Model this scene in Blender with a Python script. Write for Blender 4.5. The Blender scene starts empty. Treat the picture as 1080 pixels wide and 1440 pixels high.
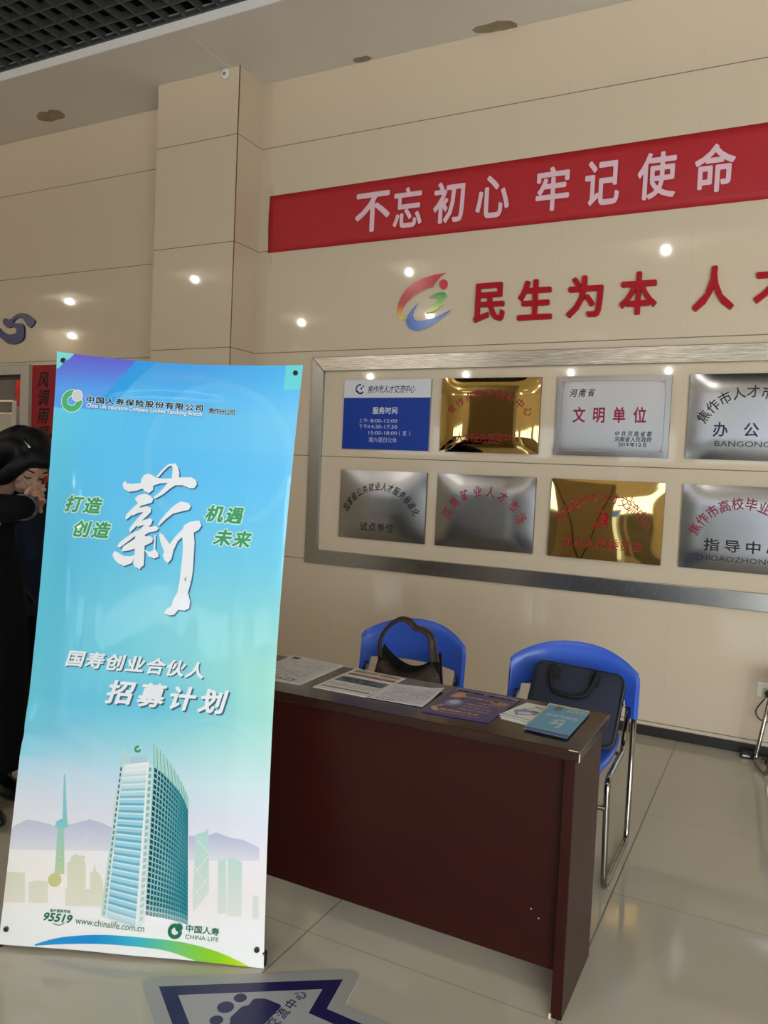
import bpy, bmesh, math, random
import numpy as np
from mathutils import Vector, Matrix
from mathutils.geometry import tessellate_polygon, delaunay_2d_cdt

random.seed(7)
rng = np.random.default_rng(7)
SC = bpy.context.scene
COL = SC.collection

# ------------------------------------------------------------------ camera, world, exposure
F_PX, YAW, PITCH, ROLL = 1093.75, 0.473286, -0.0489795, -0.0451795
EYE = np.array([0.0, 0.0, 1.465])


def cam_axes():
    fwd = np.array([-math.sin(YAW) * math.cos(PITCH), math.cos(YAW) * math.cos(PITCH), math.sin(PITCH)])
    r = np.array([math.cos(YAW), math.sin(YAW), 0])
    d = np.cross(fwd, r)
    c, s = math.cos(ROLL), math.sin(ROLL)
    return c * r + s * d, -s * r + c * d, fwd


AX_R, AX_D, AX_F = cam_axes()
cam_data = bpy.data.cameras.new('camera')
cam = bpy.data.objects.new('camera', cam_data)
COL.objects.link(cam)
cam_data.sensor_fit = 'AUTO'
cam_data.sensor_width = 36.0
cam_data.lens = F_PX / 1440 * 36.0
cam_data.clip_start = 0.05
mw = Matrix.Identity(4)
for i in range(3):
    mw[i][0], mw[i][1], mw[i][2], mw[i][3] = AX_R[i], -AX_D[i], -AX_F[i], EYE[i]
cam.matrix_world = mw
SC.camera = cam

SC.view_settings.view_transform = 'Standard'
SC.view_settings.look = 'None'
SC.view_settings.gamma = 1.0
SC.view_settings.use_curve_mapping = False
SC.view_settings.exposure = 0.0
world = bpy.data.worlds.new('world')
SC.world = world
world.use_nodes = True
world.node_tree.nodes['Background'].inputs[0].default_value = (0.75, 0.85, 1.0, 1)
world.node_tree.nodes['Background'].inputs[1].default_value = 0.05

LAMP_W = 46.0          # each ceiling downlight
WINDOW_E = 3.2         # daylight in the far glazing
ENTRY_GLOW_E = 9.4          # glow of the unseen entrance added to light the banner
WARM = (1.0, 0.94, 0.86)


def sr(r, g, b):
    def f(c):
        c /= 255.0
        return c / 12.92 if c <= 0.04045 else ((c + 0.055) / 1.055) ** 2.4
    return (f(r), f(g), f(b), 1.0)


def ray(px, py):
    return AX_R * ((px - 540) / F_PX) + AX_D * ((py - 720) / F_PX) + AX_F


def at(px, py, axis, val):
    """measured image point -> point on the plane axis = val (0 x, 1 y, 2 z)"""
    d = ray(px, py)
    return EYE + d * ((val - EYE[axis]) / d[axis])


# ------------------------------------------------------------------ helpers
ORI = {}


def tag(o, label=None, cat=None, group=None, kind=None):
    if label:
        o['label'] = label
    if cat:
        o['category'] = cat
    if group:
        o['group'] = group
    if kind:
        o['kind'] = kind
    return o


def empty(name, loc, label=None, cat=None, group=None):
    o = bpy.data.objects.new(name, None)
    o.empty_display_size = 0.05
    COL.objects.link(o)
    o.location = loc
    ORI[o.name] = np.array(loc, float)
    return tag(o, label, cat, group)


def link(name, verts, faces, mat, parent=None, smooth=False, mats=None, midx=None):
    v = np.array(verts, float).reshape(-1, 3)
    if parent is None:
        mn, mx = v.min(0), v.max(0)
        org = np.array([(mn[0] + mx[0]) / 2, (mn[1] + mx[1]) / 2, mn[2]])
    else:
        org = ORI[parent.name]
    me = bpy.data.meshes.new(name)
    me.from_pydata((v - org).tolist(), [], [list(f) for f in faces])
    if mats:
        for m in mats:
            me.materials.append(m)
        if midx is not None:
            me.polygons.foreach_set('material_index', midx)
    elif mat:
        me.materials.append(mat)
    if smooth:
        me.polygons.foreach_set('use_smooth', [True] * len(me.polygons))
    me.update()
    o = bpy.data.objects.new(name, me)
    COL.objects.link(o)
    ORI[o.name] = org
    if parent is None:
        o.location = org
    else:
        o.parent = parent
    return o


def bevel(o, w, seg=2, angle=35):
    m = o.modifiers.new('bevel', 'BEVEL')
    m.width = w
    m.segments = seg
    m.limit_method = 'ANGLE'
    m.angle_limit = math.radians(angle)
    return o


def subsurf(o, n=2):
    m = o.modifiers.new('subsurf', 'SUBSURF')
    m.levels = n
    m.render_levels = n
    return o


def solidify(o, t, off=0):
    m = o.modifiers.new('solidify', 'SOLIDIFY')
    m.thickness = t
    m.offset = off
    return o


class MB:
    def __init__(self):
        self.v, self.f = [], []

    def add(self, verts, faces):
        b = len(self.v)
        self.v += [tuple(map(float, p)) for p in verts]
        self.f += [tuple(i + b for i in f) for f in faces]
        return self

    def box(self, x0, x1, y0, y1, z0, z1):
        vs = [(x, y, z) for x in (x0, x1) for y in (y0, y1) for z in (z0, z1)]
        return self.add(vs, [(0, 1, 3, 2), (4, 6, 7, 5), (0, 4, 5, 1), (2, 3, 7, 6), (0, 2, 6, 4), (1, 5, 7, 3)])

    def frustum(self, base, top):
        n = len(base)
        fs = [tuple(range(n))[::-1], tuple(range(n, 2 * n))] + [(i, (i + 1) % n, n + (i + 1) % n, n + i) for i in range(n)]
        return self.add(list(base) + list(top), fs)

    def prism(self, pts, d):
        """polygon pts (3-D, planar) extruded by vector d"""
        d = np.array(d, float)
        n = len(pts)
        tri = tessellate_polygon([[Vector(p) for p in pts]])
        fs = [tuple(t) for t in tri] + [tuple(i + n for i in t[::-1]) for t in tri]
        fs += [(i, (i + 1) % n, n + (i + 1) % n, n + i) for i in range(n)]
        return self.add([tuple(p) for p in pts] + [tuple(np.array(p) + d) for p in pts], fs)

    def tube(self, path, r, seg=10, caps=True, flat=None):
        P = [np.array(p, float) for p in path]
        n = len(P)
        rs = r if isinstance(r, (list, tuple)) else [r] * n
        T = []
        for i in range(n):
            t = P[min(i + 1, n - 1)] - P[max(i - 1, 0)]
            T.append(t / (np.linalg.norm(t) + 1e-12))
        up = np.array([0, 0, 1.0]) if abs(T[0][2]) < .9 else np.array([0, 1.0, 0])
        u = np.cross(T[0], up)
        u /= np.linalg.norm(u)
        vs = []
        for i in range(n):
            u = u - T[i] * np.dot(u, T[i])
            u /= np.linalg.norm(u) + 1e-12
            w = np.cross(T[i], u)
            for k in range(seg):
                a = 2 * math.pi * k / seg
                ru, rw = (rs[i], rs[i]) if flat is None else (rs[i] * flat[0], rs[i] * flat[1])
                vs.append(P[i] + u * math.cos(a) * ru + w * math.sin(a) * rw)
        fs = []
        for i in range(n - 1):
            for k in range(seg):
                a, b = i * seg + k, i * seg + (k + 1) % seg
                fs.append((a, b, b + seg, a + seg))
        if caps:
            fs.append(tuple(range(seg))[::-1])
            fs.append(tuple((n - 1) * seg + k for k in range(seg)))
        return self.add(vs, fs)

    def lathe(self, c, prof, seg=24, axis=2):
        """prof: list of (radius, height along axis)"""
        vs, fs = [], []
        for r, h in prof:
            for k in range(seg):
                a = 2 * math.pi * k / seg
                q = [math.cos(a) * r, math.sin(a) * r]
                p = [0, 0, 0]
                o = [i for i in range(3) if i != axis]
                p[o[0]], p[o[1]], p[axis] = q[0], q[1], h
                vs.append((c[0] + p[0], c[1] + p[1], c[2] + p[2]))
        for i in range(len(prof) - 1):
            for k in range(seg):
                a, b = i * seg + k, i * seg + (k + 1) % seg
                fs.append((a, b, b + seg, a + seg))
        fs.append(tuple(range(seg))[::-1])
        fs.append(tuple((len(prof) - 1) * seg + k for k in range(seg)))
        return self.add(vs, fs)

    def build(self, name, mat, parent=None, smooth=False):
        return link(name, self.v, self.f, mat, parent, smooth)


def fillet(path, r, n=5):
    P = [np.array(p, float) for p in path]
    out = [P[0]]
    for i in range(1, len(P) - 1):
        a, b, c = P[i - 1], P[i], P[i + 1]
        la, lc = np.linalg.norm(a - b), np.linalg.norm(c - b)
        d = min(r, la * .45, lc * .45)
        p0, p1 = b + (a - b) / la * d, b + (c - b) / lc * d
        for k in range(n + 1):
            t = k / n
            out.append((1 - t) ** 2 * p0 + 2 * t * (1 - t) * b + t * t * p1)
    out.append(P[-1])
    return out


def spline(pts, n=8, closed=False):
    P = [np.array(p, float) for p in pts]
    m = len(P)
    out = []
    for i in range(m if closed else m - 1):
        if closed:
            p0, p1, p2, p3 = P[(i - 1) % m], P[i], P[(i + 1) % m], P[(i + 2) % m]
        else:
            p0, p1, p2, p3 = P[max(i - 1, 0)], P[i], P[i + 1], P[min(i + 2, m - 1)]
        for k in range(n):
            t = k / n
            out.append(.5 * ((2 * p1) + (-p0 + p2) * t + (2 * p0 - 5 * p1 + 4 * p2 - p3) * t * t + (-p0 + 3 * p1 - 3 * p2 + p3) * t ** 3))
    if not closed:
        out.append(P[-1])
    return out


class CM:
    """print layer: flat faces with a colour each, mapped from 2-D onto a surface"""

    def __init__(self, fmap, maxlen=None):
        self.fm, self.ml = fmap, maxlen
        self.v, self.f, self.c = [], [], []

    def tri(self, a, b, c, col, lay):
        if self.ml:
            e = [(math.dist(a, b), a, b, c), (math.dist(b, c), b, c, a), (math.dist(c, a), c, a, b)]
            L, p, q, r = max(e, key=lambda z: z[0])
            if L > self.ml:
                m = ((p[0] + q[0]) / 2, (p[1] + q[1]) / 2)
                self.tri(p, m, r, col, lay)
                self.tri(m, q, r, col, lay)
                return
        n = len(self.v)
        for p in (a, b, c):
            self.v.append(tuple(self.fm(p[0], p[1], lay)))
        ar = (b[0] - a[0]) * (c[1] - a[1]) - (b[1] - a[1]) * (c[0] - a[0])
        self.f.append((n, n + 1, n + 2) if ar >= 0 else (n, n + 2, n + 1))
        if callable(col):
            cc = [col(p[0], p[1]) for p in (a, b, c)]
            self.c += cc if ar >= 0 else [cc[0], cc[2], cc[1]]
        else:
            self.c += [col] * 3

    def poly(self, pts, col, lay=0):
        pts = [(float(p[0]), float(p[1])) for p in pts]
        for t in tessellate_polygon([[Vector((p[0], p[1], 0)) for p in pts]]):
            self.tri(pts[t[0]], pts[t[1]], pts[t[2]], col, lay)
        return self

    def ring(self, c, r0, r1, a0, a1, col, lay=0, n=28):
        for k in range(n):
            t0, t1 = a0 + (a1 - a0) * k / n, a0 + (a1 - a0) * (k + 1) / n
            q = [(c[0] + r * math.cos(t), c[1] + r * math.sin(t)) for r, t in ((r0, t0), (r1, t0), (r1, t1), (r0, t1))]
            self.tri(q[0], q[1], q[2], col, lay)
            self.tri(q[0], q[2], q[3], col, lay)
        return self

    def disc(self, c, r, col, lay=0, ry=None, n=24):
        return self.poly([(c[0] + r * math.cos(2 * math.pi * k / n), c[1] + (ry or r) * math.sin(2 * math.pi * k / n)) for k in range(n)], col, lay)

    def text(self, s, c, w, h, col, lay=0, rot=0, shear=0, bold=0, res=3, solid=False):
        """one CJK character (w, h = em size) or a Latin word (w = width, h = cap height)"""
        vs, fs, bb = glyph(s, res, bold if solid else 0)
        if len(s) == 1 and ord(s) > 0x2e80:
            cx, cy, sx, sy = .5, .38, w, h
        else:
            cx, cy = (bb[0] + bb[2]) / 2, (bb[1] + bb[3]) / 2
            sx, sy = w / (bb[2] - bb[0]), h / .70
            if h is None:
                sy = sx
        cr, sn = math.cos(rot), math.sin(rot)
        nb = 1 if (not bold or solid) else 8
        for k in range(nb):
            ox, oy = (0, 0) if nb == 1 else (bold * math.cos(k * math.pi / 4), bold * math.sin(k * math.pi / 4))
            q = []
            for x, y in vs:
                yy = (y - cy + oy) * sy
                xx = (x - cx + ox) * sx + shear * yy
                q.append((c[0] + xx * cr - yy * sn, c[1] + xx * sn + yy * cr))
            for t in fs:
                self.tri(q[t[0]], q[t[1]], q[t[2]], col, lay + .1 * k)
        return self

    def row(self, s, p0, p1, w, h, col, **k):
        """characters of s with centres evenly from p0 to p1"""
        n = len(s)
        for i, ch in enumerate(s):
            if ch == ' ':
                continue
            t = i / max(1, n - 1)
            self.text(ch, (p0[0] + (p1[0] - p0[0]) * t, p0[1] + (p1[1] - p0[1]) * t), w, h, col, **k)
        return self

    def arc(self, s, p0, pm, p1, w, h, col, turn=1.0, **k):
        """characters along the circle through p0, pm, p1"""
        (ax, ay), (bx, by), (cx, cy) = p0, pm, p1
        d = 2 * (ax * (by - cy) + bx * (cy - ay) + cx * (ay - by))
        ux = ((ax * ax + ay * ay) * (by - cy) + (bx * bx + by * by) * (cy - ay) + (cx * cx + cy * cy) * (ay - by)) / d
        uy = ((ax * ax + ay * ay) * (cx - bx) + (bx * bx + by * by) * (ax - cx) + (cx * cx + cy * cy) * (bx - ax)) / d
        r = math.hypot(ax - ux, ay - uy)
        t0, t1 = math.atan2(ay - uy, ax - ux), math.atan2(cy - uy, cx - ux)
        n = len(s)
        for i, ch in enumerate(s):
            t = t0 + (t1 - t0) * i / (n - 1)
            self.text(ch, (ux + r * math.cos(t), uy + r * math.sin(t)), w, h, col, rot=(t - math.pi / 2) * turn, **k)
        return self

    def build(self, name, mat, parent=None, smooth=False):
        o = link(name, self.v, self.f, mat, parent, smooth)
        a = o.data.color_attributes.new('Col', 'FLOAT_COLOR', 'CORNER')
        a.data.foreach_set('color', np.array(self.c, np.float32).ravel())
        return o


_G = {}


def glyph(s, res=3, bold=0):
    """triangles of one character or word; bold fattens the strokes (copies around a circle, united)"""
    key = (s, res, round(bold, 4))
    if key not in _G:
        c = bpy.data.curves.new('glyph', 'FONT')
        c.body = s
        c.size = 1
        c.resolution_u = res
        o = bpy.data.objects.new('glyph', c)
        COL.objects.link(o)
        e = o.evaluated_get(bpy.context.evaluated_depsgraph_get())
        m = e.to_mesh()
        vs = [(v.co.x, v.co.y) for v in m.vertices]
        fs = []
        for p in m.polygons:
            q = list(p.vertices)
            fs += [(q[0], q[i], q[i + 1]) for i in range(1, len(q) - 1)]
        e.to_mesh_clear()
        bpy.data.objects.remove(o)
        bpy.data.curves.remove(c)
        xs, ys = [v[0] for v in vs], [v[1] for v in vs]
        bb = (min(xs), min(ys), max(xs), max(ys))
        if bold:
            V, Fc = [], []
            for k in range(8):
                ox, oy = bold * math.cos(k * math.pi / 4), bold * math.sin(k * math.pi / 4)
                n = len(V)
                V += [Vector((x + ox, y + oy)) for x, y in vs]
                for t in fs:
                    p, q, r = (vs[i] for i in t)
                    ar = (q[0] - p[0]) * (r[1] - p[1]) - (q[1] - p[1]) * (r[0] - p[0])
                    if abs(ar) > 1e-9:
                        Fc.append([n + i for i in (t if ar > 0 else t[::-1])])
            out = delaunay_2d_cdt(V, [], Fc, 0, 1e-5)
            vs = [(v.x, v.y) for v in out[0]]
            fs = [tuple(f) for f, og in zip(out[2], out[5]) if og]
        _G[key] = (vs, fs, bb)
    return _G[key]


# ------------------------------------------------------------------ materials
def mat_new(name):
    m = bpy.data.materials.new(name)
    m.use_nodes = True
    return m, m.node_tree, m.node_tree.nodes['Principled BSDF']


def pmat(name, col, rough=.5, metal=0, spec=.5, noise=0, nscale=20, bump=0, bscale=200, coat=0, stretch=None, emit=0, sheen=0, colvar=None):
    m, nt, b = mat_new(name)
    b.inputs['Base Color'].default_value = col
    b.inputs['Roughness'].default_value = rough
    b.inputs['Metallic'].default_value = metal
    b.inputs['Specular IOR Level'].default_value = spec
    b.inputs['Coat Weight'].default_value = coat
    b.inputs['Sheen Weight'].default_value = sheen
    if emit:
        b.inputs['Emission Color'].default_value = col
        b.inputs['Emission Strength'].default_value = emit
    N, L = nt.nodes, nt.links
    if noise or bump or colvar:
        tc = N.new('ShaderNodeTexCoord')
        mp = N.new('ShaderNodeMapping')
        L.new(tc.outputs['Object'], mp.inputs[0])
        if stretch:
            mp.inputs['Scale'].default_value = stretch
    if noise or colvar:
        n1 = N.new('ShaderNodeTexNoise')
        n1.inputs['Scale'].default_value = nscale
        n1.inputs['Detail'].default_value = 4
        L.new(mp.outputs[0], n1.inputs['Vector'])
    if noise:
        mr = N.new('ShaderNodeMapRange')
        mr.inputs['To Min'].default_value = max(0, rough - noise)
        mr.inputs['To Max'].default_value = rough + noise
        L.new(n1.outputs[0], mr.inputs[0])
        L.new(mr.outputs[0], b.inputs['Roughness'])
    if colvar:
        mx = N.new('ShaderNodeMix')
        mx.data_type = 'RGBA'
        mx.inputs[6].default_value = col
        mx.inputs[7].default_value = colvar
        cr = N.new('ShaderNodeMapRange')
        cr.inputs['From Min'].default_value = .35
        cr.inputs['From Max'].default_value = .65
        L.new(n1.outputs[0], cr.inputs[0])
        L.new(cr.outputs[0], mx.inputs[0])
        L.new(mx.outputs[2], b.inputs['Base Color'])
    if bump:
        n2 = N.new('ShaderNodeTexNoise')
        n2.inputs['Scale'].default_value = bscale
        L.new(mp.outputs[0], n2.inputs['Vector'])
        bp_ = N.new('ShaderNodeBump')
        bp_.inputs['Strength'].default_value = bump
        bp_.inputs['Distance'].default_value = .01
        L.new(n2.outputs[0], bp_.inputs['Height'])
        L.new(bp_.outputs[0], b.inputs['Normal'])
    return m


def attr_mat(name, rough, spec=.5, coat=0):
    m, nt, b = mat_new(name)
    a = nt.nodes.new('ShaderNodeVertexColor')
    a.layer_name = 'Col'
    nt.links.new(a.outputs[0], b.inputs['Base Color'])
    b.inputs['Roughness'].default_value = rough
    b.inputs['Specular IOR Level'].default_value = spec
    b.inputs['Coat Weight'].default_value = coat
    b.inputs['Coat Roughness'].default_value = .08
    return m


def tile_mat(name, col, col2, grout, rough, axes, spec=.5, bumpw=.0):
    """large polished tiles; axes: list of (axis, offset, pitch, half width, strength) in world metres"""
    m, nt, b = mat_new(name)
    N, L = nt.nodes, nt.links
    g = N.new('ShaderNodeNewGeometry')
    sp = N.new('ShaderNodeSeparateXYZ')
    L.new(g.outputs['Position'], sp.inputs[0])
    fac = None

    def math_(op, a, bb=None, c=None):
        n = N.new('ShaderNodeMath')
        n.operation = op
        for i, q in enumerate((a, bb, c)):
            if q is None:
                continue
            if isinstance(q, (int, float)):
                n.inputs[i].default_value = q
            else:
                L.new(q, n.inputs[i])
        return n.outputs[0]
    for ax, off, pitch, hw, st in axes:
        t = math_('DIVIDE', math_('SUBTRACT', sp.outputs[ax], off), pitch)
        d = math_('MULTIPLY', math_('ABSOLUTE', math_('SUBTRACT', t, math_('ROUND', t))), pitch)
        e = math_('MULTIPLY', math_('LESS_THAN', d, hw), st)
        fac = e if fac is None else math_('MAXIMUM', fac, e)
    n1 = N.new('ShaderNodeTexNoise')
    n1.inputs['Scale'].default_value = 1.3
    n1.inputs['Detail'].default_value = 6
    L.new(g.outputs['Position'], n1.inputs['Vector'])
    mx = N.new('ShaderNodeMix')
    mx.data_type = 'RGBA'
    L.new(n1.outputs[0], mx.inputs[0])
    mx.inputs[6].default_value, mx.inputs[7].default_value = col, col2
    m2 = N.new('ShaderNodeMix')
    m2.data_type = 'RGBA'
    L.new(fac, m2.inputs[0])
    L.new(mx.outputs[2], m2.inputs[6])
    m2.inputs[7].default_value = grout
    L.new(m2.outputs[2], b.inputs['Base Color'])
    L.new(math_('MULTIPLY_ADD', fac, .5, rough), b.inputs['Roughness'])
    b.inputs['Specular IOR Level'].default_value = spec
    if bumpw:
        n2 = N.new('ShaderNodeTexNoise')
        n2.inputs['Scale'].default_value = 3.0
        L.new(g.outputs['Position'], n2.inputs['Vector'])
        bu = N.new('ShaderNodeBump')
        bu.inputs['Strength'].default_value = bumpw
        bu.inputs['Distance'].default_value = .01
        L.new(n2.outputs[0], bu.inputs['Height'])
        L.new(bu.outputs[0], b.inputs['Normal'])
    return m


WALL_Y, PIL_Y, CEIL = 4.755, 4.464, 4.281
PIL_X0, PIL_X1 = -4.335, -3.578
TZ, TP = 3.812, .7465

M = {}
TILEC, TILEC2, GROUT = sr(208, 191, 166), sr(213, 196, 172), sr(112, 98, 80)
M['wall'] = tile_mat('polished cream wall tile', TILEC, TILEC2, GROUT, .035,
                     [(2, TZ, TP, .0028, 1.0), (0, -.55, .76, .0010, .16)], .45, .006)
M['pillar'] = tile_mat('polished cream pillar tile', TILEC, TILEC2, GROUT, .035, [(2, TZ, TP, .0028, 1.0)], .45, .006)
M['floor'] = tile_mat('polished floor tile', sr(190, 182, 164), sr(197, 189, 172), sr(100, 92, 78), .07,
                      [(0, -.459, .802, .0022, .9), (1, 2.06, .77, .0016, .7)], .5, .008)
M['hall'] = pmat('cream hall wall paint', sr(205, 190, 160), .4)
M['soffit'] = pmat('white soffit paint', sr(232, 226, 218), .75, colvar=sr(228, 221, 211), nscale=1.2)
M['cream'] = pmat('cream ceiling paint', sr(228, 216, 190), .7)
M['trimwhite'] = pmat('white metal trim', sr(235, 233, 232), .4)
M['grid'] = pmat('dark grey grid metal', sr(74, 77, 76), .6)
M['black'] = pmat('black plenum paint', sr(16, 16, 17), .9)
M['stain'] = pmat('bare plaster patch', sr(168, 152, 128), .9, colvar=sr(148, 132, 108), nscale=14)
M['base'] = pmat('dark stone skirting', sr(44, 42, 40), .3)
M['steel'] = pmat('brushed stainless steel', sr(176, 174, 170), .24, 1, noise=.10, nscale=14, stretch=(30, 30, 2), bump=.05, bscale=40, colvar=sr(158, 156, 152))
M['steelx'] = pmat('scuffed stainless steel', sr(202, 197, 188), .22, 1, noise=.14, nscale=9, stretch=(1.2, 30, 40), bump=.08, bscale=14, colvar=sr(160, 152, 138))
M['plaque'] = pmat('brushed steel plaque', sr(168, 169, 173), .24, 1, noise=.05, nscale=20, stretch=(40, 10, 2))
M['gold'] = pmat('mirror gold plaque', sr(222, 194, 130), .03, 1)
M['goldedge'] = pmat('dull gold edge', sr(120, 98, 60), .4, 1)
M['blueboard'] = pmat('blue board enamel', sr(22, 58, 152), .2, spec=.15)
M['whiteboard'] = pmat('white board enamel', sr(214, 214, 220), .28)
M['red'] = pmat('red acrylic letters', sr(168, 16, 30), .35, spec=.15)
M['cloth'] = pmat('red banner cloth', sr(180, 22, 32), .6, colvar=sr(166, 22, 32), nscale=6, stretch=(1, 1, 12), bump=.1, bscale=12)
M['clothpink'] = pmat('pale pink lettering', sr(226, 190, 200), .6)
M['acryl'] = attr_mat('glossy acrylic logo', .15, .3)
M['vinyl'] = attr_mat('glossy printed vinyl', .4, .25, .5)
M['vinyl'].node_tree.nodes['Principled BSDF'].inputs['Coat Roughness'].default_value = .035
M['ink'] = attr_mat('matt ink', .5, .3)
M['paper'] = attr_mat('printed paper', .55, .3)
M['gloss'] = attr_mat('glossy printed paper', .3, .5)
M['sticker'] = attr_mat('printed floor film', .35, .4)
M['vback'] = pmat('cream banner back', sr(226, 218, 196), .5)
M['pole'] = pmat('black fibreglass rod', sr(14, 14, 15), .35)
M['wood'] = pmat('dark red mahogany veneer', sr(52, 17, 13), .32, spec=.25, colvar=sr(44, 14, 10), nscale=9, stretch=(.5, 3, 26))
M['woodtop'] = pmat('polished mahogany top', sr(50, 28, 21), .16, spec=.4, colvar=sr(40, 21, 16), nscale=6, stretch=(.6, 20, 3))
M['chip'] = pmat('bare chipped edge', sr(206, 190, 160), .7)
M['plastic'] = pmat('blue moulded plastic', sr(54, 96, 206), .30, spec=.5, bump=.03, bscale=300)
M['chrome'] = pmat('chromed tube', sr(160, 157, 150), .16, 1)
M['navy'] = pmat('navy nylon', sr(28, 32, 53), .75, bump=.25, bscale=500, sheen=.1)
M['blackweb'] = pmat('black webbing', sr(12, 12, 15), .8, bump=.2, bscale=400)
M['leather'] = pmat('dark brown leather', sr(62, 45, 38), .42, bump=.3, bscale=60, colvar=sr(48, 34, 29), nscale=12)
M['lining'] = pmat('black bag lining', sr(8, 8, 9), .9)
M['coat'] = pmat('black wool coat', sr(5, 6, 10), .9, spec=.15)
M['jacket'] = pmat('navy padded jacket', sr(14, 22, 40), .7, spec=.2)
M['hair'] = pmat('black hair', sr(7, 7, 10), .5, spec=.2, bump=.3, bscale=90, stretch=(6, 6, 1))
M['skin'] = pmat('skin', sr(178, 138, 118), .5)
M['lash'] = pmat('dark lashes', sr(28, 20, 18), .6)
M['lace'] = pmat('grey lace cuff', sr(120, 120, 130), .8, colvar=sr(30, 30, 38), nscale=90)
M['shoe'] = pmat('black shoe leather', sr(10, 10, 11), .3)
M['alum'] = pmat('beige door frame', sr(186, 178, 162), .4)
M['darkglass'] = pmat('grey glass pane', sr(120, 116, 108), .08, colvar=sr(104, 100, 94), nscale=3)
M['darkbar'] = pmat('dark door bar', sr(58, 52, 46), .5)
M['sock'] = pmat('ivory socket plastic', sr(222, 214, 192), .4)
M['blackp'] = pmat('black plastic', sr(10, 10, 11), .5)
M['whitep'] = pmat('white plastic', sr(226, 222, 218), .4)
M['hole'] = pmat('grey sensor centre', sr(120, 116, 118), .5)
M['lens'] = pmat('downlight lens', (1.0, .9, .75, 1), .4, emit=10)
M['pane'] = pmat('daylit glazing', (.78, .89, 1.0, 1), .2, emit=WINDOW_E)
M['diff'] = pmat('glowing diffuser', (1.0, .95, .86, 1), .5, emit=1.1)
M['entryglow'] = pmat('added entrance glow', (.84, .925, 1.0, 1), .2, emit=ENTRY_GLOW_E)
M['screen'] = attr_mat('lit screen', .3)
_b = M['screen'].node_tree
_b.links.new(_b.nodes['Color Attribute'].outputs[0], _b.nodes['Principled BSDF'].inputs['Emission Color'])
_b.nodes['Principled BSDF'].inputs['Emission Strength'].default_value = 1.1

# ------------------------------------------------------------------ setting
XL, XR, YB = -15.0, 5.0, -14.5
HALL_Z = 4.36


def struct(o):
    o['kind'] = 'structure'
    return o


struct(MB().box(XL, XR, YB, WALL_Y + .6, -.1, 0).build('floor', M['floor']))
# display wall; the stretch left of the pillar has the doorway cut through it
DX0, DX1, DZ = -7.0, -6.135, 2.205
wb = MB().box(PIL_X0 - .02, XR, WALL_Y, WALL_Y + .15, 0, CEIL + .1)
wb.box(DX1, PIL_X0 + .02, WALL_Y, WALL_Y + .15, 0, CEIL + .1)
wb.box(XL, DX0, WALL_Y, WALL_Y + .15, 0, CEIL + .1)
wb.box(DX0, DX1, WALL_Y, WALL_Y + .15, DZ, CEIL + .1)
struct(wb.build('wall_front', M['wall']))
struct(MB().box(PIL_X0, PIL_X1, PIL_Y, WALL_Y + .001, 0, CEIL + .02).build('pillar', M['pillar']))
tag(MB().box(PIL_X1 - .004, PIL_X1 + .0012, PIL_Y - .0012, PIL_Y + .004, 0, CEIL).build('trim_pillar', M['goldedge']), kind='structure')
struct(MB().box(XL - .15, XL, YB, WALL_Y + .15, 0, 5).build('wall_left', M['hall']))
struct(MB().box(XR, XR + .15, YB, WALL_Y + .15, 0, 5).build('wall_right', M['hall']))
struct(MB().box(XL, XR, YB - .15, YB, 0, 5).build('wall_back', M['hall']))
struct(MB().box(PIL_X1, XR, WALL_Y - .012, WALL_Y, 0, .058).build('baseboard_front', M['base']))
SOF_Y = 3.962
struct(MB().box(XL, XR, SOF_Y, WALL_Y, CEIL, CEIL + .12).build('ceiling_soffit', M['soffit']))
tr = MB().box(XL, XR, SOF_Y - .012, SOF_Y, CEIL - .002, CEIL + .066)
struct(tr.build('trim_soffit', M['trimwhite']))
tr = MB().box(XL, XR, SOF_Y - .03, SOF_Y - .012, CEIL + .06, CEIL + .085)
struct(tr.build('trim_channel', M['grid']))
GY0 = 0.0
struct(MB().box(XL, XR, YB, GY0, HALL_Z, HALL_Z + .1).build('ceiling_hall', M['cream']))
struct(MB().box(XL, XR, GY0, WALL_Y, 4.95, 5.0).build('ceiling_plenum', M['black']))
struct(MB().box(XL, XR, GY0 - .02, GY0, HALL_Z, 4.95).build('wall_bulkhead', M['black']))
# open cell grid ceiling
g = MB()
t = .0065
x = -5.025 - .1412 * 70
while x < XR:
    g.box(x - t, x + t, GY0, SOF_Y - .03, 4.338, 4.388)
    x += .1412
y = 3.797
while y > GY0:
    g.box(XL, XR, y - t, y + t, 4.3382, 4.3878)
    y -= .1402
tag(g.build('ceiling_grid', M['grid']), kind='structure')
# crack and peeling patches in the soffit


def blob(cx, cy, rx, ry, seed, n=18):
    r = random.Random(seed)
    return [(cx + rx * math.cos(2 * math.pi * k / n) * r.uniform(.75, 1.1), cy + ry * math.sin(2 * math.pi * k / n) * r.uniform(.7, 1.1)) for k in range(n)]


def patch(pts, label):
    o = MB().prism([(p[0], p[1], CEIL - .0004) for p in pts], (0, 0, -.0025)).build('plaster_patch', M['stain'])
    return tag(o, label, 'plaster patch', None)


def cpx(*ps):
    return [at(a, b, 2, CEIL)[:2] for a, b in ps]


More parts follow.
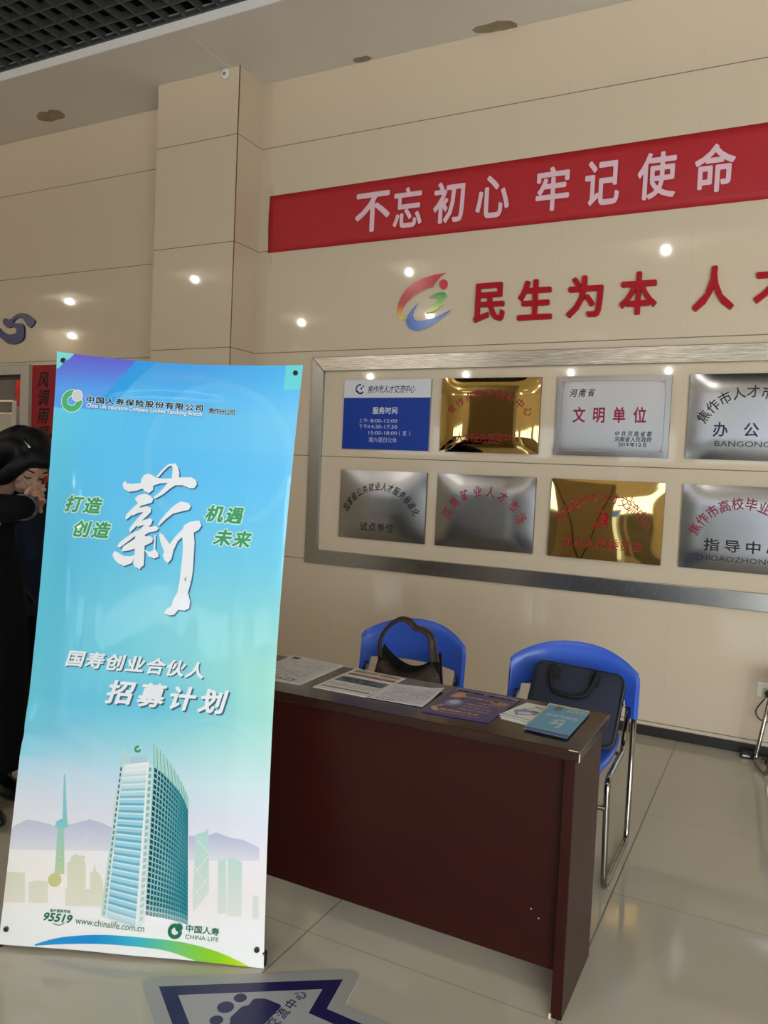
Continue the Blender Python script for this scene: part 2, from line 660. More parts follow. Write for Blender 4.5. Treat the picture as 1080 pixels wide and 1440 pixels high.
patch(cpx((51, 163), (56, 157), (66, 157), (70, 154), (84, 155), (88, 159), (92, 161), (90, 166), (80, 168), (72, 171), (62, 170), (54, 168)),
      'bare plaster patch in the soffit left of the tiled pillar')
patch(cpx((664, 42), (670, 37), (685, 34), (700, 29), (718, 29), (727, 33), (728, 38), (718, 43), (704, 42), (690, 45), (670, 46)),
      'larger bare plaster patch in the soffit above the red cloth banner')
patch(cpx((496, 84), (500, 81), (508, 80), (515, 78), (523, 81), (518, 85), (508, 87), (499, 87)),
      'small bare plaster patch at the soffit edge, second right of pillar')
ck = cpx((266, 48), (283, 62), (296, 74), (306, 82), (312, 88), (325, 94))
cv = MB()
for a, b in zip(ck[:-1], ck[1:]):
    d = (b - a) / np.linalg.norm(b - a)
    nn = np.array([-d[1], d[0]]) * .004
    cv.prism([(a[0] - nn[0], a[1] - nn[1], CEIL), (b[0] - nn[0], b[1] - nn[1], CEIL), (b[0] + nn[0], b[1] + nn[1], CEIL), (a[0] + nn[0], a[1] + nn[1], CEIL)], (0, 0, -.002))
tag(cv.build('trim_crack', M['trimwhite']), kind='structure')

# sensor on the pillar top
sx, sz = at(318, 100, 1, PIL_Y)[0], CEIL - .040
sn = MB()
sn.lathe((sx, PIL_Y, sz), [(.036, 0), (.038, -.008), (.034, -.016), (.02, -.019)], 20, 1)
s_ = sn.build('pillar_sensor', M['whitep'], None, True)
tag(s_, 'small white round sensor at the top of the tiled pillar', 'sensor')
MB().lathe((sx, PIL_Y - .017, sz - .002), [(.011, 0), (.011, -.006), (.008, -.008)], 14, 1).build('sensor_lens', M['hole'], s_, True)

# doorway on the left with the space behind it
RY = 6.2
rb = MB()
rb.box(DX0 - .4, DX0 - .3, WALL_Y + .15, RY, 0, 2.6).box(DX1 + .3, DX1 + .4, WALL_Y + .15, RY, 0, 2.6)
rb.box(DX0 - .4, DX1 + .4, RY, RY + .1, 0, 2.6).box(DX0 - .4, DX1 + .4, WALL_Y + .15, RY, 2.6, 2.7)
struct(rb.build('wall_alcove', M['hall']))
struct(MB().box(DX0 - .4, DX1 + .4, WALL_Y + .6, RY + .1, -.1, 0).build('floor_alcove', M['floor']))
dr = empty('door_1', (DX1, WALL_Y, 0))
dr['kind'] = 'structure'
fw = .115
dm = MB().box(DX1, DX1 + fw, WALL_Y - .03, WALL_Y + .1, 0, DZ + .09)
dm.box(DX0 - fw, DX0, WALL_Y - .03, WALL_Y + .1, 0, DZ + .09)
dm.box(DX0, DX1, WALL_Y - .03, WALL_Y + .1, DZ, DZ + .09)
bevel(dm.build('door_frame', M['alum'], dr), .006)
MB().box(DX0, DX1, WALL_Y + .02, WALL_Y + .08, DZ - .035, DZ).build('header_bar', M['darkbar'], dr)
xg = at(21.5, 550, 1, WALL_Y + .05)[0]
MB().box(DX0, xg, WALL_Y + .03, WALL_Y + .05, 1.985, DZ - .035).build('upper_pane', M['darkglass'], dr)
MB().box(DX0, xg - .01, WALL_Y + .03, WALL_Y + .05, 1.87, 1.97).build('lower_pane', M['darkglass'], dr)
bevel(MB().box(DX0, xg - .01, WALL_Y + .02, WALL_Y + .07, 0, 1.86).build('door_leaf', M['alum'], dr), .004)
MB().box(xg + .002, xg + .008, WALL_Y + .02, WALL_Y + .06, 1.3, 1.98).build('edge_strip', M['whitep'], dr)
# posters standing in the space behind the door
pm = lambda x_, z_, l: (x_, WALL_Y + .35 - l * .001, z_)
pc = CM(pm)
px0, px1 = at(19.5, 560, 1, WALL_Y + .35)[0], at(19.5, 560, 1, WALL_Y + .35)[0] + .30
pc.poly([(px0, .75), (px1, .75), (px1, 2.25), (px0, 2.25)], sr(200, 205, 235), 0)
pc.poly([(px0, 2.06), (px1, 2.06), (px1, 2.25), (px0, 2.25)], sr(240, 70, 75), 1)
pc.poly([(px0, 1.96), (px0 + .1, 1.96), (px0 + .12, 2.06), (px0, 2.06)], sr(225, 110, 125), 1)
pc.poly([(px0, .75), (px0 + .2, .75), (px0 + .2, .92), (px0, .92)], sr(215, 40, 45), 1)
po = pc.build('roll_up_poster', M['paper'])
tag(po, 'white poster with a red top, seen through the doorway at left', 'poster')
bk = MB().box(px0, px1, WALL_Y + .355, WALL_Y + .36, .02, 2.26).box(px0, px1, WALL_Y + .3, WALL_Y + .42, 0, .03)
bk.build('poster_backing', M['whitep'], po)

# red paper couplet beside the door
cx0, cx1 = -6.013, -5.70
cz1, cz0 = 2.288, .9
cp = CM(lambda x_, z_, l: (x_, WALL_Y - .002 - l * .0006, z_))
cp.poly([(cx0, cz0), (cx1, cz0), (cx1, cz1), (cx0, cz1)], sr(150, 26, 36), 0)
for i, ch in enumerate('风调雨顺'):
    zc_ = 2.16 - i * .158
    cp.text(ch, (-5.862 + .004 * i, zc_), .145, .15, sr(20, 12, 14), 1, shear=.2, bold=.022)
tag(cp.build('couplet_strip', M['paper']), 'red paper couplet strip with black calligraphy beside the doorway', 'couplet')

# ------------------------------------------------------------------ wall writing: cloth banner, red letters, logos
bx0, bx1, bz0, bz1 = -3.489, .75, 3.050, 3.461
nb = 80
vs, fs = [], []
for i in range(nb + 1):
    for j in range(9):
        u, v = i / nb, j / 8
        yy = WALL_Y - .006 - .004 * (1 + math.sin(u * 37 + v * 2.2)) * math.sin(math.pi * v)
        vs.append((bx0 + (bx1 - bx0) * u, yy, bz0 + (bz1 - bz0) * v))
for i in range(nb):
    for j in range(8):
        a = i * 9 + j
        fs.append((a, a + 9, a + 10, a + 1))
ban = link('cloth_banner', vs, fs, M['cloth'], None, True)
solidify(ban, .002, -1)
tag(ban, 'long red cloth banner with pale pink slogan high on the tiled wall', 'banner')
BCH = [('不', -2.755, -2.484), ('忘', -2.46, -2.245), ('初', -2.165, -1.945), ('心', -1.868, -1.645), ('牢', -1.475, -1.268), ('记', -1.175, -.972), ('使', -.872, -.658), ('命', -.562, -.350)]


def fit_char(cm, ch, x0, x1, z0, z1, col, lay, bold, solid=False):
    vs_, fs_, bb = glyph(ch, 3)
    b = bold
    w = (x1 - x0) / (bb[2] - bb[0] + 2 * b)
    h = (z1 - z0) / (bb[3] - bb[1] + 2 * b)
    cxm, cym = (bb[0] + bb[2]) / 2, (bb[1] + bb[3]) / 2
    cm.text(ch, ((x0 + x1) / 2 - (cxm - .5) * w, (z0 + z1) / 2 - (cym - .38) * h), w, h, col, lay, bold=b, solid=solid)


bl = CM(lambda x_, z_, l: (x_, WALL_Y - .0165 - .0005 * l, z_))
for ch, a, b in BCH:
    fit_char(bl, ch, a, b, 3.115, 3.382, (0, 0, 0, 1), 0, .022)
link('lettering', bl.v, bl.f, M['clothpink'], ban)
# strips of old tape at the banner's left end
tape_m = pmat('clear tape', sr(196, 180, 152), .3)
for px, py, w, h in ((381, 268, .05, .07), (377, 300, .022, .05), (377, 320, .022, .05), (380, 366, .028, .07)):
    c = at(px, py, 1, WALL_Y)
    MB().box(c[0] - w / 2, c[0] + w / 2, WALL_Y - .0025, WALL_Y - .0005, c[2] - h / 2, c[2] + h / 2).build('tape', tape_m, ban)


def raised_char(ch, x0, x1, z0, z1, dep, mat, bold):
    vs_, fs_, bb = glyph(ch, 4)
    cm = CM(lambda x_, z_, l: (x_, WALL_Y - dep, z_))
    fit_char(cm, ch, x0, x1, z0, z1, (0, 0, 0, 1), 0, bold, True)
    bm = bmesh.new()
    loc = {}
    for f in cm.f:
        q = []
        for i in f:
            key = (round(cm.v[i][0], 5), round(cm.v[i][2], 5))
            if key not in loc:
                loc[key] = bm.verts.new(cm.v[i])
            q.append(loc[key])
        if len(set(q)) == 3:
            try:
                bm.faces.new(q)
            except ValueError:
                pass
    r = bmesh.ops.extrude_face_region(bm, geom=list(bm.faces))
    for e in r['geom']:
        if isinstance(e, bmesh.types.BMVert):
            e.co.y = WALL_Y - .001
    bmesh.ops.recalc_face_normals(bm, faces=bm.faces)
    vv = [tuple(v.co) for v in bm.verts]
    bm.verts.index_update()
    ff = [tuple(v.index for v in f.verts) for f in bm.faces]
    bm.free()
    return link('raised_letter', vv, ff, mat)


RCH = [('民', -1.846, -1.640, 'first of the row beside the coloured logo'), ('生', -1.553, -1.334, 'second of the row, with a long upright'),
       ('为', -1.245, -1.030, 'third of the row, with two dots'), ('本', -.932, -.722, 'fourth of the row, cross with sloping arms'),
       ('人', -.528, -.312, 'after the gap, two plain sloping strokes'), ('才', -.215, .0, 'last of the row, at the photo edge')]
for ch, a, b, lab in RCH:
    o = raised_char(ch, a, b, 2.460, 2.708, .022, M['red'], .026)
    tag(o, 'raised red wall character, ' + lab, 'wall lettering', 'raised red slogan characters')

# coloured logo left of the red characters
LW = lambda px, py: tuple(at(px, py, 1, WALL_Y)[[0, 2]])
lk = lambda x, y: LW(540 + x / 9.0, 375 + y / 9.0)


def smooth2(pts, n=5):
    return [tuple(p) for p in spline([(a, b, 0) for a, b in pts], n, True)]


def logo_piece(pts, col, name, parent, sharp=None):
    q = [lk(a, b) for a, b in pts]
    mb = MB()
    cm = CM(lambda x_, z_, l: (x_, WALL_Y - .02, z_), .02)
    cm.poly(q, col)
    n = len(q)
    o = cm.build(name, M['acryl'], parent)
    side = MB()
    for i in range(n):
        a, b = q[i], q[(i + 1) % n]
        side.add([(a[0], WALL_Y - .02, a[1]), (b[0], WALL_Y - .02, b[1]), (b[0], WALL_Y - .001, b[1]), (a[0], WALL_Y - .001, a[1])], [(0, 1, 2, 3)])
    side.build('edge', M['whitep'], o)
    return o


lg = empty('wall_logo', (lk(500, 820)[0], WALL_Y - .01, lk(500, 820)[1]), 'raised red, green and blue swirl logo left of the red characters', 'logo')


def lerpc(stops):
    def f(x_, z_):
        for (z0, c0), (z1, c1) in zip(stops[:-1], stops[1:]):
            if z_ <= z1:
                t = min(1, max(0, (z_ - z0) / (z1 - z0)))
                return tuple(c0[i] + (c1[i] - c0[i]) * t for i in range(4))
        return stops[-1][1]
    return f


zz = lambda y: lk(450, y)[1]
logo_piece([(800, 85), (740, 130), (690, 190), (655, 235), (645, 262), (570, 285), (480, 325), (380, 395), (300, 475), (262, 540), (252, 590), (262, 640), (285, 672),
            (240, 678), (205, 655), (188, 610), (187, 540), (200, 470), (240, 375), (310, 285), (400, 210), (520, 150), (650, 112), (740, 95)],
           lerpc([(zz(660), sr(225, 200, 70)), (zz(590), sr(222, 165, 60)), (zz(480), sr(190, 60, 40)), (zz(380), sr(178, 30, 45)), (zz(100), sr(196, 40, 50))]), 'red_arc', lg)
logo_piece([(770 + 56 * math.cos(a), 233 + 64 * math.sin(a)) for a in [2 * math.pi * k / 24 for k in range(24)]], sr(198, 40, 55), 'red_dot', lg)
logo_piece([(580, 402), (630, 365), (690, 340), (750, 328), (795, 338), (806, 368), (790, 420), (745, 490), (680, 550), (610, 585), (530, 590), (580, 560), (630, 515), (670, 460), (690, 415), (670, 397), (630, 398)],
           lerpc([(zz(590), sr(200, 208, 50)), (zz(480), sr(120, 185, 60)), (zz(340), sr(30, 135, 80))]), 'green_leaf', lg)
logo_piece([(462, 465), (435, 500), (400, 570), (385, 625), (400, 670), (440, 692), (530, 685), (640, 655), (740, 610), (870, 545), (820, 600), (740, 660), (660, 720), (560, 780), (470, 812), (400, 816), (340, 795), (305, 745), (296, 690), (315, 625), (365, 550), (410, 500)],
           lerpc([(zz(815), sr(50, 115, 195)), (zz(640), sr(40, 95, 180)), (zz(470), sr(45, 95, 170))]), 'blue_swoosh', lg)

# dark blue brush mark at the far left
sk = lambda x, y: LW(x / 9.0, 420 + y / 9.0)
sp_ = smooth2([(60, 270), (90, 252), (135, 270), (180, 245), (230, 205), (290, 188), (350, 195), (410, 240), (458, 282), (445, 325), (405, 370), (370, 350), (340, 300), (310, 262), (265, 243), (215, 265),
               (185, 300), (215, 320), (280, 315), (318, 350), (325, 430), (318, 505), (270, 555), (200, 580), (120, 570), (60, 525), (0, 470), (-70, 400), (-60, 330), (0, 370), (50, 420), (110, 452), (170, 455),
               (225, 430), (225, 385), (180, 362), (125, 375), (85, 350), (58, 310)], 4)
sb = MB().prism([(*(lambda p: (p[0], WALL_Y - .018, p[1]))(sk(a, b)),) for a, b in [(p[0], p[1]) for p in sp_]], (0, .017, 0))
tag(sb.build('wall_brush_mark', pmat('dark blue acrylic', sr(24, 26, 92), .3)), 'dark blue curling brush-stroke mark on the wall at far left', 'wall lettering')

# ------------------------------------------------------------------ stainless frame and plaques
fr = empty('display_surround', (-1.3, WALL_Y, .80), 'brushed stainless steel frame around the wall plaques', 'frame')
fx0, fx1, fz0, fz1, fb, fd = -3.052, .435, .803, 2.272, .100, .028
YF = WALL_Y - fd


def mitre(p, name, mt):
    """p: outer a, outer b, inner b, inner a in (x, z)"""
    mb = MB()
    base = [(q[0], WALL_Y - .001, q[1]) for q in p]
    top = [(q[0] + (sum(r[0] for r in p) / 4 - q[0]) * 0, YF, q[1]) for q in p]
    mb.frustum(base, top)
    bevel(mb.build(name, mt, fr), .003)


O = [(fx0, fz0), (fx1, fz0), (fx1, fz1), (fx0, fz1)]
I = [(fx0 + fb, fz0 + fb), (fx1 - fb, fz0 + fb), (fx1 - fb, fz1 - fb), (fx0 + fb, fz1 - fb)]
mitre([O[0], O[1], I[1], I[0]], 'bottom_rail', M['steel'])
mitre([O[1], O[2], I[2], I[1]], 'right_stile', M['steel'])
mitre([O[2], O[3], I[3], I[2]], 'top_rail', M['steelx'])
mitre([O[3], O[0], I[0], I[3]], 'left_stile', M['steel'])

PW, PH = .662, .477


def pillow(u, v, amp, edge):
    def e(t):
        d = min(t, 1 - t) / edge
        return 1 - (1 - min(1, d)) ** 2 if d < 1 else 1.0
    return amp * min(e(u) * 1.0, 1) * e(v)


class Plaque:
    def __init__(self, name, x0, z0, mat, label, amp=.012, edge=.3, wav=0, tilt=0, rim=None, cat='plaque', bulge=0):
        self.x0, self.z0, self.amp, self.edge, self.wav, self.bulge, self.tilt = x0, z0, amp, edge, wav, bulge, tilt
        nx, nz = 56, 40
        vs, fs = [], []
        for i in range(nx + 1):
            for j in range(nz + 1):
                vs.append(self.pt(i / nx * PW, j / nz * PH, 0))
        for i in range(nx):
            for j in range(nz):
                a = i * (nz + 1) + j
                fs.append((a, a + nz + 1, a + nz + 2, a + 1))
        o = link(name, vs, fs, mat, None, True)
        self.o = tag(o, label, cat, None)
        bz = MB()
        n_ = 14
        rim_pts = [(k / n_ * PW, 0) for k in range(n_)] + [(PW, k / n_ * PH) for k in range(n_)] + [(PW - k / n_ * PW, PH) for k in range(n_)] + [(0, PH - k / n_ * PH) for k in range(n_)]
        for k in range(len(rim_pts)):
            a, b = rim_pts[k], rim_pts[(k + 1) % len(rim_pts)]
            fa, fb_ = self.pt(a[0], a[1], 0), self.pt(b[0], b[1], 0)
            bz.add([(fa[0], WALL_Y - .0005, fa[2]), (fb_[0], WALL_Y - .0005, fb_[2]), fb_, fa], [(0, 1, 2, 3)])
        bz.build('rim', rim or M['goldedge'], o)
        self.cm = CM(lambda x_, z_, l: self.pt(x_, z_, .0008 + .0004 * l), .03)

    def pt(self, x_, z_, off):
        u, v = min(1, max(0, x_ / PW)), min(1, max(0, z_ / PH))
        h = pillow(u, v, self.amp, self.edge)
        h += self.tilt * (PH - z_)
        if self.bulge:
            h += self.bulge * (1 - (2 * u - 1) ** 2) * (1 - (2 * v - 1) ** 2)
        if self.wav:
            h += self.wav * (math.sin(u * 9 + 2 * v) * math.sin(v * 7 + 1.3) + .6 * math.sin(u * 4.1 - v * 11)) * min(1, 8 * min(u, 1 - u, v, 1 - v))
        return (self.x0 + x_, WALL_Y - .022 - h - off, self.z0 + z_)

    def uv(self, u, v):
        return (u * PW, v * PH)

    def done(self, name='lettering', mat=None):
        self.cm.build(name, mat or M['ink'], self.o)


INK, REDI = sr(22, 22, 26), sr(150, 24, 44)
PX = (-2.778, -2.036, -1.272, -.512)
ZU, ZL = 1.629, 1.008
# blue and white opening-hours board
p = Plaque('hours_board', PX[0], ZU, M['blueboard'], 'blue and white opening-hours board, top left inside the steel frame', amp=0, cat='sign', rim=M['steel'])
hb = CM(lambda x_, z_, l: (p.x0 + x_, WALL_Y - .0228 - .0004 * l, p.z0 + z_))
hb.poly([(0, PH * .742), (PW, PH * .742), (PW, PH), (0, PH)], sr(214, 214, 220), 0)
NV = sr(30, 36, 96)
U = p.uv
# small logo
lc = U(.19, .865)
hb.ring(lc, .026, .036, math.radians(75), math.radians(215), NV, 1)
hb.ring((lc[0] + .003, lc[1] - .003), .020, .032, math.radians(190), math.radians(330), NV, 1)
hb.disc((lc[0] + .026, lc[1] + .02), .006, NV, 1)
hb.poly([(lc[0] - .004, lc[1] + .01), (lc[0] + .02, lc[1] + .012), (lc[0] + .006, lc[1] - .014), (lc[0] + .008, lc[1] + .002)], NV, 1)
hb.row('焦作市人才交流中心', U(.315, .862), U(.80, .862), .042, .058, NV, lay=1, shear=.2, bold=.008)
hb.row('服务时间', U(.385, .56), U(.605, .56), .047, .05, sr(214, 216, 228), lay=1, bold=.02)
TXT = sr(198, 204, 224)
hb.row('上午', U(.215, .415), U(.272, .415), .030, .034, TXT, lay=1)
hb.text(':', U(.302, .41), .005, .022, TXT, 1)
hb.text('8:00-12:00', U(.485, .413), .205, .024, TXT, 1)
hb.row('下午', U(.218, .33), U(.275, .33), .030, .034, TXT, lay=1)
hb.text(':', U(.303, .325), .005, .022, TXT, 1)
hb.text('14:30-17:30', U(.478, .328), .218, .024, TXT, 1)
hb.text('15:00-18:00', U(.478, .24), .218, .024, TXT, 1)
hb.text('(', U(.672, .24), .008, .028, TXT, 1)
hb.text('夏', U(.73, .24), .032, .034, TXT, 1)
hb.text(')', U(.785, .24), .008, .028, TXT, 1)
hb.row('周六周日公休', U(.345, .14), U(.62, .14), .036, .038, TXT, lay=1)
hb.build('lettering', attr_mat('enamel print', .2, .15), p.o)
# two gold mirror plaques
p = Plaque('gold_plaque', PX[1], ZU, M['gold'], 'mirror gold plaque with red characters, in the top row beside the blue board', amp=.012, edge=.24, wav=.00015)
U = p.uv
p.cm.arc('焦作市年政服务中心', U(.12, .575), U(.5, .80), U(.89, .555), .058, .062, sr(140, 26, 24), bold=.008)
p.cm.row('人才服务保障中心', U(.215, .2), U(.78, .2), .056, .062, sr(140, 26, 24), bold=.004)
p.done()
p = Plaque('gold_plaque', PX[2], ZL, M['gold'], 'mirror gold plaque with hammer and sickle emblem, in the bottom row', amp=.0, edge=.2, wav=.0002, bulge=.003, tilt=.04)
U = p.uv
p.cm.arc('中共焦作市人才交流中心', U(.10, .50), U(.48, .79), U(.87, .49), .066, .072, sr(146, 26, 26), bold=.006)
p.cm.row('流动人员委员会', U(.18, .205), U(.80, .205), .064, .066, sr(150, 22, 26), bold=.012)
p.done()
em = CM(lambda x_, z_, l: p.pt(x_, z_, .0012), .03)
em.text('☭', U(.47, .50), .092, .105, sr(180, 22, 26), 0, bold=.02)
em.build('emblem', M['ink'], p.o)
# award plaque with flowery border
p = Plaque('award_plaque', PX[2], ZU, M['plaque'], 'pale steel award plaque with four large crimson characters and a thin border', amp=.002, edge=.12)
U = p.uv
p.cm.row('河南省', U(.155, .79), U(.315, .795), .044, .052, INK, shear=.2, bold=.012)
p.cm.row('文明单位', U(.215, .515), U(.75, .515), .076, .098, sr(142, 22, 58), bold=.022)
p.cm.row('中共河南省委', U(.565, .285), U(.84, .285), .029, .033, INK, shear=.15, bold=.014)
p.cm.row('河南省人民政府', U(.565, .215), U(.84, .215), .029, .033, INK, shear=.15, bold=.014)
p.cm.text('2019', U(.625, .15), .058, .02, INK, 0, bold=.02)
p.cm.text('年', U(.70, .15), .028, .028, INK, 0, bold=.014)
p.cm.text('12', U(.755, .15), .028, .02, INK, 0, bold=.02)
p.cm.text('月', U(.805, .15), .026, .028, INK, 0, bold=.014)
p.done()
bc = CM(lambda x_, z_, l: p.pt(x_, z_, .0008), .03)
GR, PKC = sr(150, 142, 138), sr(176, 108, 100)
a, b, c, d, w = .032, PW - .03, .03, PH - .03, .0016
bc.poly([(a + .05, d - w), (b - .06, d - w), (b - .06, d + w), (a + .05, d + w)], GR)
bc.poly([(a + .05, c - w), (b - .06, c - w), (b - .06, c + w), (a + .05, c + w)], GR)
bc.poly([(a - w, c + .06), (a + w, c + .06), (a + w, d - .06), (a - w, d - .06)], GR)
bc.poly([(b - w, c + .06), (b + w, c + .06), (b + w, d - .06), (b - w, d - .06)], GR)
for qx, qz, sx_, sz_ in ((a, c, 1, 1), (b, c, -1, 1), (b, d, -1, -1), (a, d, 1, -1)):
    for k in range(5):
        for m_ in (0, 1):
            dx, dz = (k * .012 + .004, .004 + .004 * (k % 2)) if m_ else (.004 + .004 * (k % 2), k * .012 + .004)
            r0 = .0065 - .0007 * k
            bc.ring((qx + sx_ * dx, qz + sz_ * dz), r0 * .55, r0, k, k + 4.6, PKC, 0, 10)
bc.build('border', M['ink'], p.o)
# office plaque at the right edge
p = Plaque('steel_plaque', PX[3], ZU, M['plaque'], 'brushed steel plaque reading BANGONGSHI at the top right of the photo', amp=.02, edge=.26)
U = p.uv
p.cm.arc('焦作市人才市场管理', U(.125, .50), U(.49, .79), U(.87, .50), .068, .072, sr(50, 46, 46), bold=.014)
p.cm.row('办公室', U(.265, .35), U(.735, .35), .080, .084, sr(28, 28, 72), bold=.016)
p.cm.text('BANGONGSHI', U(.50, .185), .36, .030, sr(44, 42, 46), 0)
p.done()
p = Plaque('steel_plaque', PX[0], ZL, M['plaque'], 'brushed steel plaque with black arched characters, bottom left inside the frame', amp=.024, edge=.42)
U = p.uv
p.cm.arc('国家级公共就业人才服务标准化', U(.095, .45), U(.5, .775), U(.90, .44), .044, .062, INK, bold=.010, shear=.15)
p.cm.row('试点单位', U(.315, .185), U(.62, .185), .062, .066, INK, bold=.004)
p.done()
p = Plaque('steel_plaque', PX[1], ZL, M['plaque'], 'dark-looking brushed steel plaque with crimson arched characters only', amp=.022, edge=.30)
U = p.uv
p.cm.arc('河南矿业人才市场', U(.125, .46), U(.5, .785), U(.88, .46), .060, .076, sr(146, 22, 52), bold=.012)
p.done()
p = Plaque('steel_plaque', PX[3], ZL, M['plaque'], 'brushed steel plaque reading ZHIDAOZHONGXIN below the top right plaque', amp=.018, edge=.26)
U = p.uv
p.cm.arc('焦作市高校毕业生就业', U(.115, .47), U(.48, .80), U(.86, .47), .064, .072, sr(132, 30, 56), bold=.012)
p.cm.row('指导中心', U(.255, .30), U(.735, .30), .086, .074, INK, bold=.014)
p.cm.text('ZHIDAOZHONGXIN', U(.50, .145), .50, .029, sr(50, 50, 52), 0)
p.done()
# ------------------------------------------------------------------ hall behind the viewer: lamps, far glazing, column, added glowing entrance
proto = None
for yy, xs_ in ((-.4, (-11.6, -8.2, -4.85, -1.44)), (-3.15, (-14.7, -8.45, -5.75)), (-10.7, (-11, -8, -5.1, -2.7))):
    for xx in xs_:
        if proto is None:
            proto = empty('downlight', (xx, yy, HALL_Z - .02))
            MB().lathe((xx, yy, HALL_Z), [(.075, 0), (.09, -.004), (.088, -.014), (.066, -.016), (.062, -.006)], 24).build('trim_ring', M['trimwhite'], proto, True)
            MB().lathe((xx, yy, HALL_Z), [(.032, -.004), (.030, -.006), (.015, -.008)], 20).build('lens', M['lens'], proto, True)
            ld = bpy.data.lights.new('lamp', 'POINT')
            ld.shadow_soft_size = .026
            ld.energy = LAMP_W
            ld.color = WARM
            lo = bpy.data.objects.new('lamp', ld)
            COL.objects.link(lo)
            lo.parent = proto
            lo.location = (0, 0, -.045)
            d = proto
        else:
            d = proto.copy()
            COL.objects.link(d)
            d.location = (xx, yy, HALL_Z - .02)
            for ch in proto.children:
                c = ch.copy()
                COL.objects.link(c)
                c.parent = d
                if ch.type == 'LIGHT' and xx < -4 and yy > -1:
                    c.data = ch.data.copy()
                    c.data.energy = LAMP_W * .66
        tag(d, 'recessed round ceiling downlight, seen only as a bright spot mirrored in the tiles', 'ceiling light', 'ceiling downlights of the hall')
al = proto.copy()  # unseen lamp added to brighten the poster behind the doorway
COL.objects.link(al)
al.location = (-6.45, 5.45, 2.6)
for ch in proto.children:
    c = ch.copy()
    COL.objects.link(c)
    c.parent = al
    if ch.type == 'LIGHT':
        c.data = ch.data.copy()
        c.data.energy = 16.0
tag(al, 'added unseen downlight brightening the room behind the doorway at far left', 'ceiling light')
if 'group' in al:
    del al['group']
for k, xx in enumerate((-12.6, -9.2, -5.8, -2.4, 1.0)):
    o = empty('window_%d' % (k + 1), (xx + 1.5, YB, 0))
    o['kind'] = 'structure'
    wm = MB()
    for px in (xx, xx + .96, xx + 1.96, xx + 2.92):
        wm.box(px, px + .08, YB, YB + .08, 0, 3.2)
    for pz in (0, 2.1, 3.12):
        wm.box(xx, xx + 3, YB + .004, YB + .076, pz, pz + .08)
    wm.build('window_frame', M['alum'], o)
    MB().box(xx + .08, xx + 2.92, YB + .02, YB + .03, .08, 2.1).build('lower_pane', M['darkglass'], o)
    MB().box(xx + .08, xx + 2.92, YB + .02, YB + .03, 2.18, 3.12).build('transom_pane', M['pane'], o)
for xx, yy in ((-10.4, -6.1), (-6.15, -5.9), (-3.5, -5.9)):
    df = MB().lathe((xx, yy, HALL_Z), [(.29, 0), (.30, -.012), (.27, -.03), (.10, -.036)], 32).build('ceiling_diffuser', M['diff'], None, True)
    tag(df, 'round softly glowing ceiling diffuser, seen only as a faint oval mirrored above the steel frame', 'ceiling light', 'round ceiling diffusers of the hall')
ent = empty('door_added', (2.3, -1.9, 0))  # unseen glowing entrance, added to throw daylight onto the tall banner
ent['kind'] = 'structure'
em_ = MB()
for px in (.7, 1.7, 2.7, 3.7, 4.7):
    em_.box(px, px + .07, -1.95, -1.87, 0, 2.9)
for pz in (0, 2.15, 2.83):
    em_.box(.7, 4.77, -1.945, -1.875, pz, pz + .07)
em_.build('added_entrance_frame', M['alum'], ent)
MB().box(.77, 4.7, -1.92, -1.91, .07, 2.15).box(.77, 4.7, -1.92, -1.91, 2.22, 2.83).build('added_entrance_glow', M['entryglow'], ent)
struct(MB().box(.7, XR, -1.95, -1.87, 2.9, HALL_Z).box(4.77, XR, -1.95, -1.87, 0, 2.9).build('wall_added_entrance', M['hall']))
struct(MB().box(-4.35, -3.6, -2.4, -1.7, 0, HALL_Z).build('pillar_hall', pmat('shade-dark hall pillar', sr(120, 104, 84), .4)))  # dark brown stands in for shade on the side away from the lamps
for cxx, lab in ((-5.35, 'lit information board with a blue header, mirrored at the left of the top gold plaque'), (-2.75, 'lit information board with a blue header, mirrored at the right of the top gold plaque')):
    sc = CM(lambda x_, z_, l: (x_, -3.4 + .0002 + .001 * l, z_))
    sc.fm = (lambda cx_: (lambda x_, z_, l: (cx_ - x_, -3.4 + .002 + .001 * l, z_)))(cxx)
    sc.poly([(-.5, .55), (.5, .55), (.5, 1.75), (-.5, 1.75)], sr(222, 238, 238), 0)
    sc.poly([(-.5, 1.6), (.5, 1.6), (.5, 1.75), (-.5, 1.75)], sr(60, 110, 215), 1)
    b_ = MB().box(cxx - .54, cxx + .54, -3.46, -3.4, .5, 1.8).box(cxx - .5, cxx - .44, -3.46, -3.4, 0, .5).box(cxx + .44, cxx + .5, -3.46, -3.4, 0, .5)
    b_.box(cxx - .54, cxx - .4, -3.6, -3.26, 0, .03).box(cxx + .4, cxx + .54, -3.6, -3.26, 0, .03)
    bo = b_.build('information_board', M['whitep'])
    tag(bo, lab, 'information board')
    sc.build('lit_screen', M['screen'], bo)

# ------------------------------------------------------------------ leaning X banner
BW, BH = .8, 1.82
TLc, TRc = np.array([-2.1127, 1.7608, 1.8116]), np.array([-1.384, 2.0908, 1.7993])
BRc, BLc = np.array([-1.2688, 1.8365, .0010]), np.array([-1.9975, 1.5065, .0132])
UX = (TRc - TLc) / BW
UY = (TLc - BLc) / BH
NN = np.cross(UX, UY)
NN /= np.linalg.norm(NN)


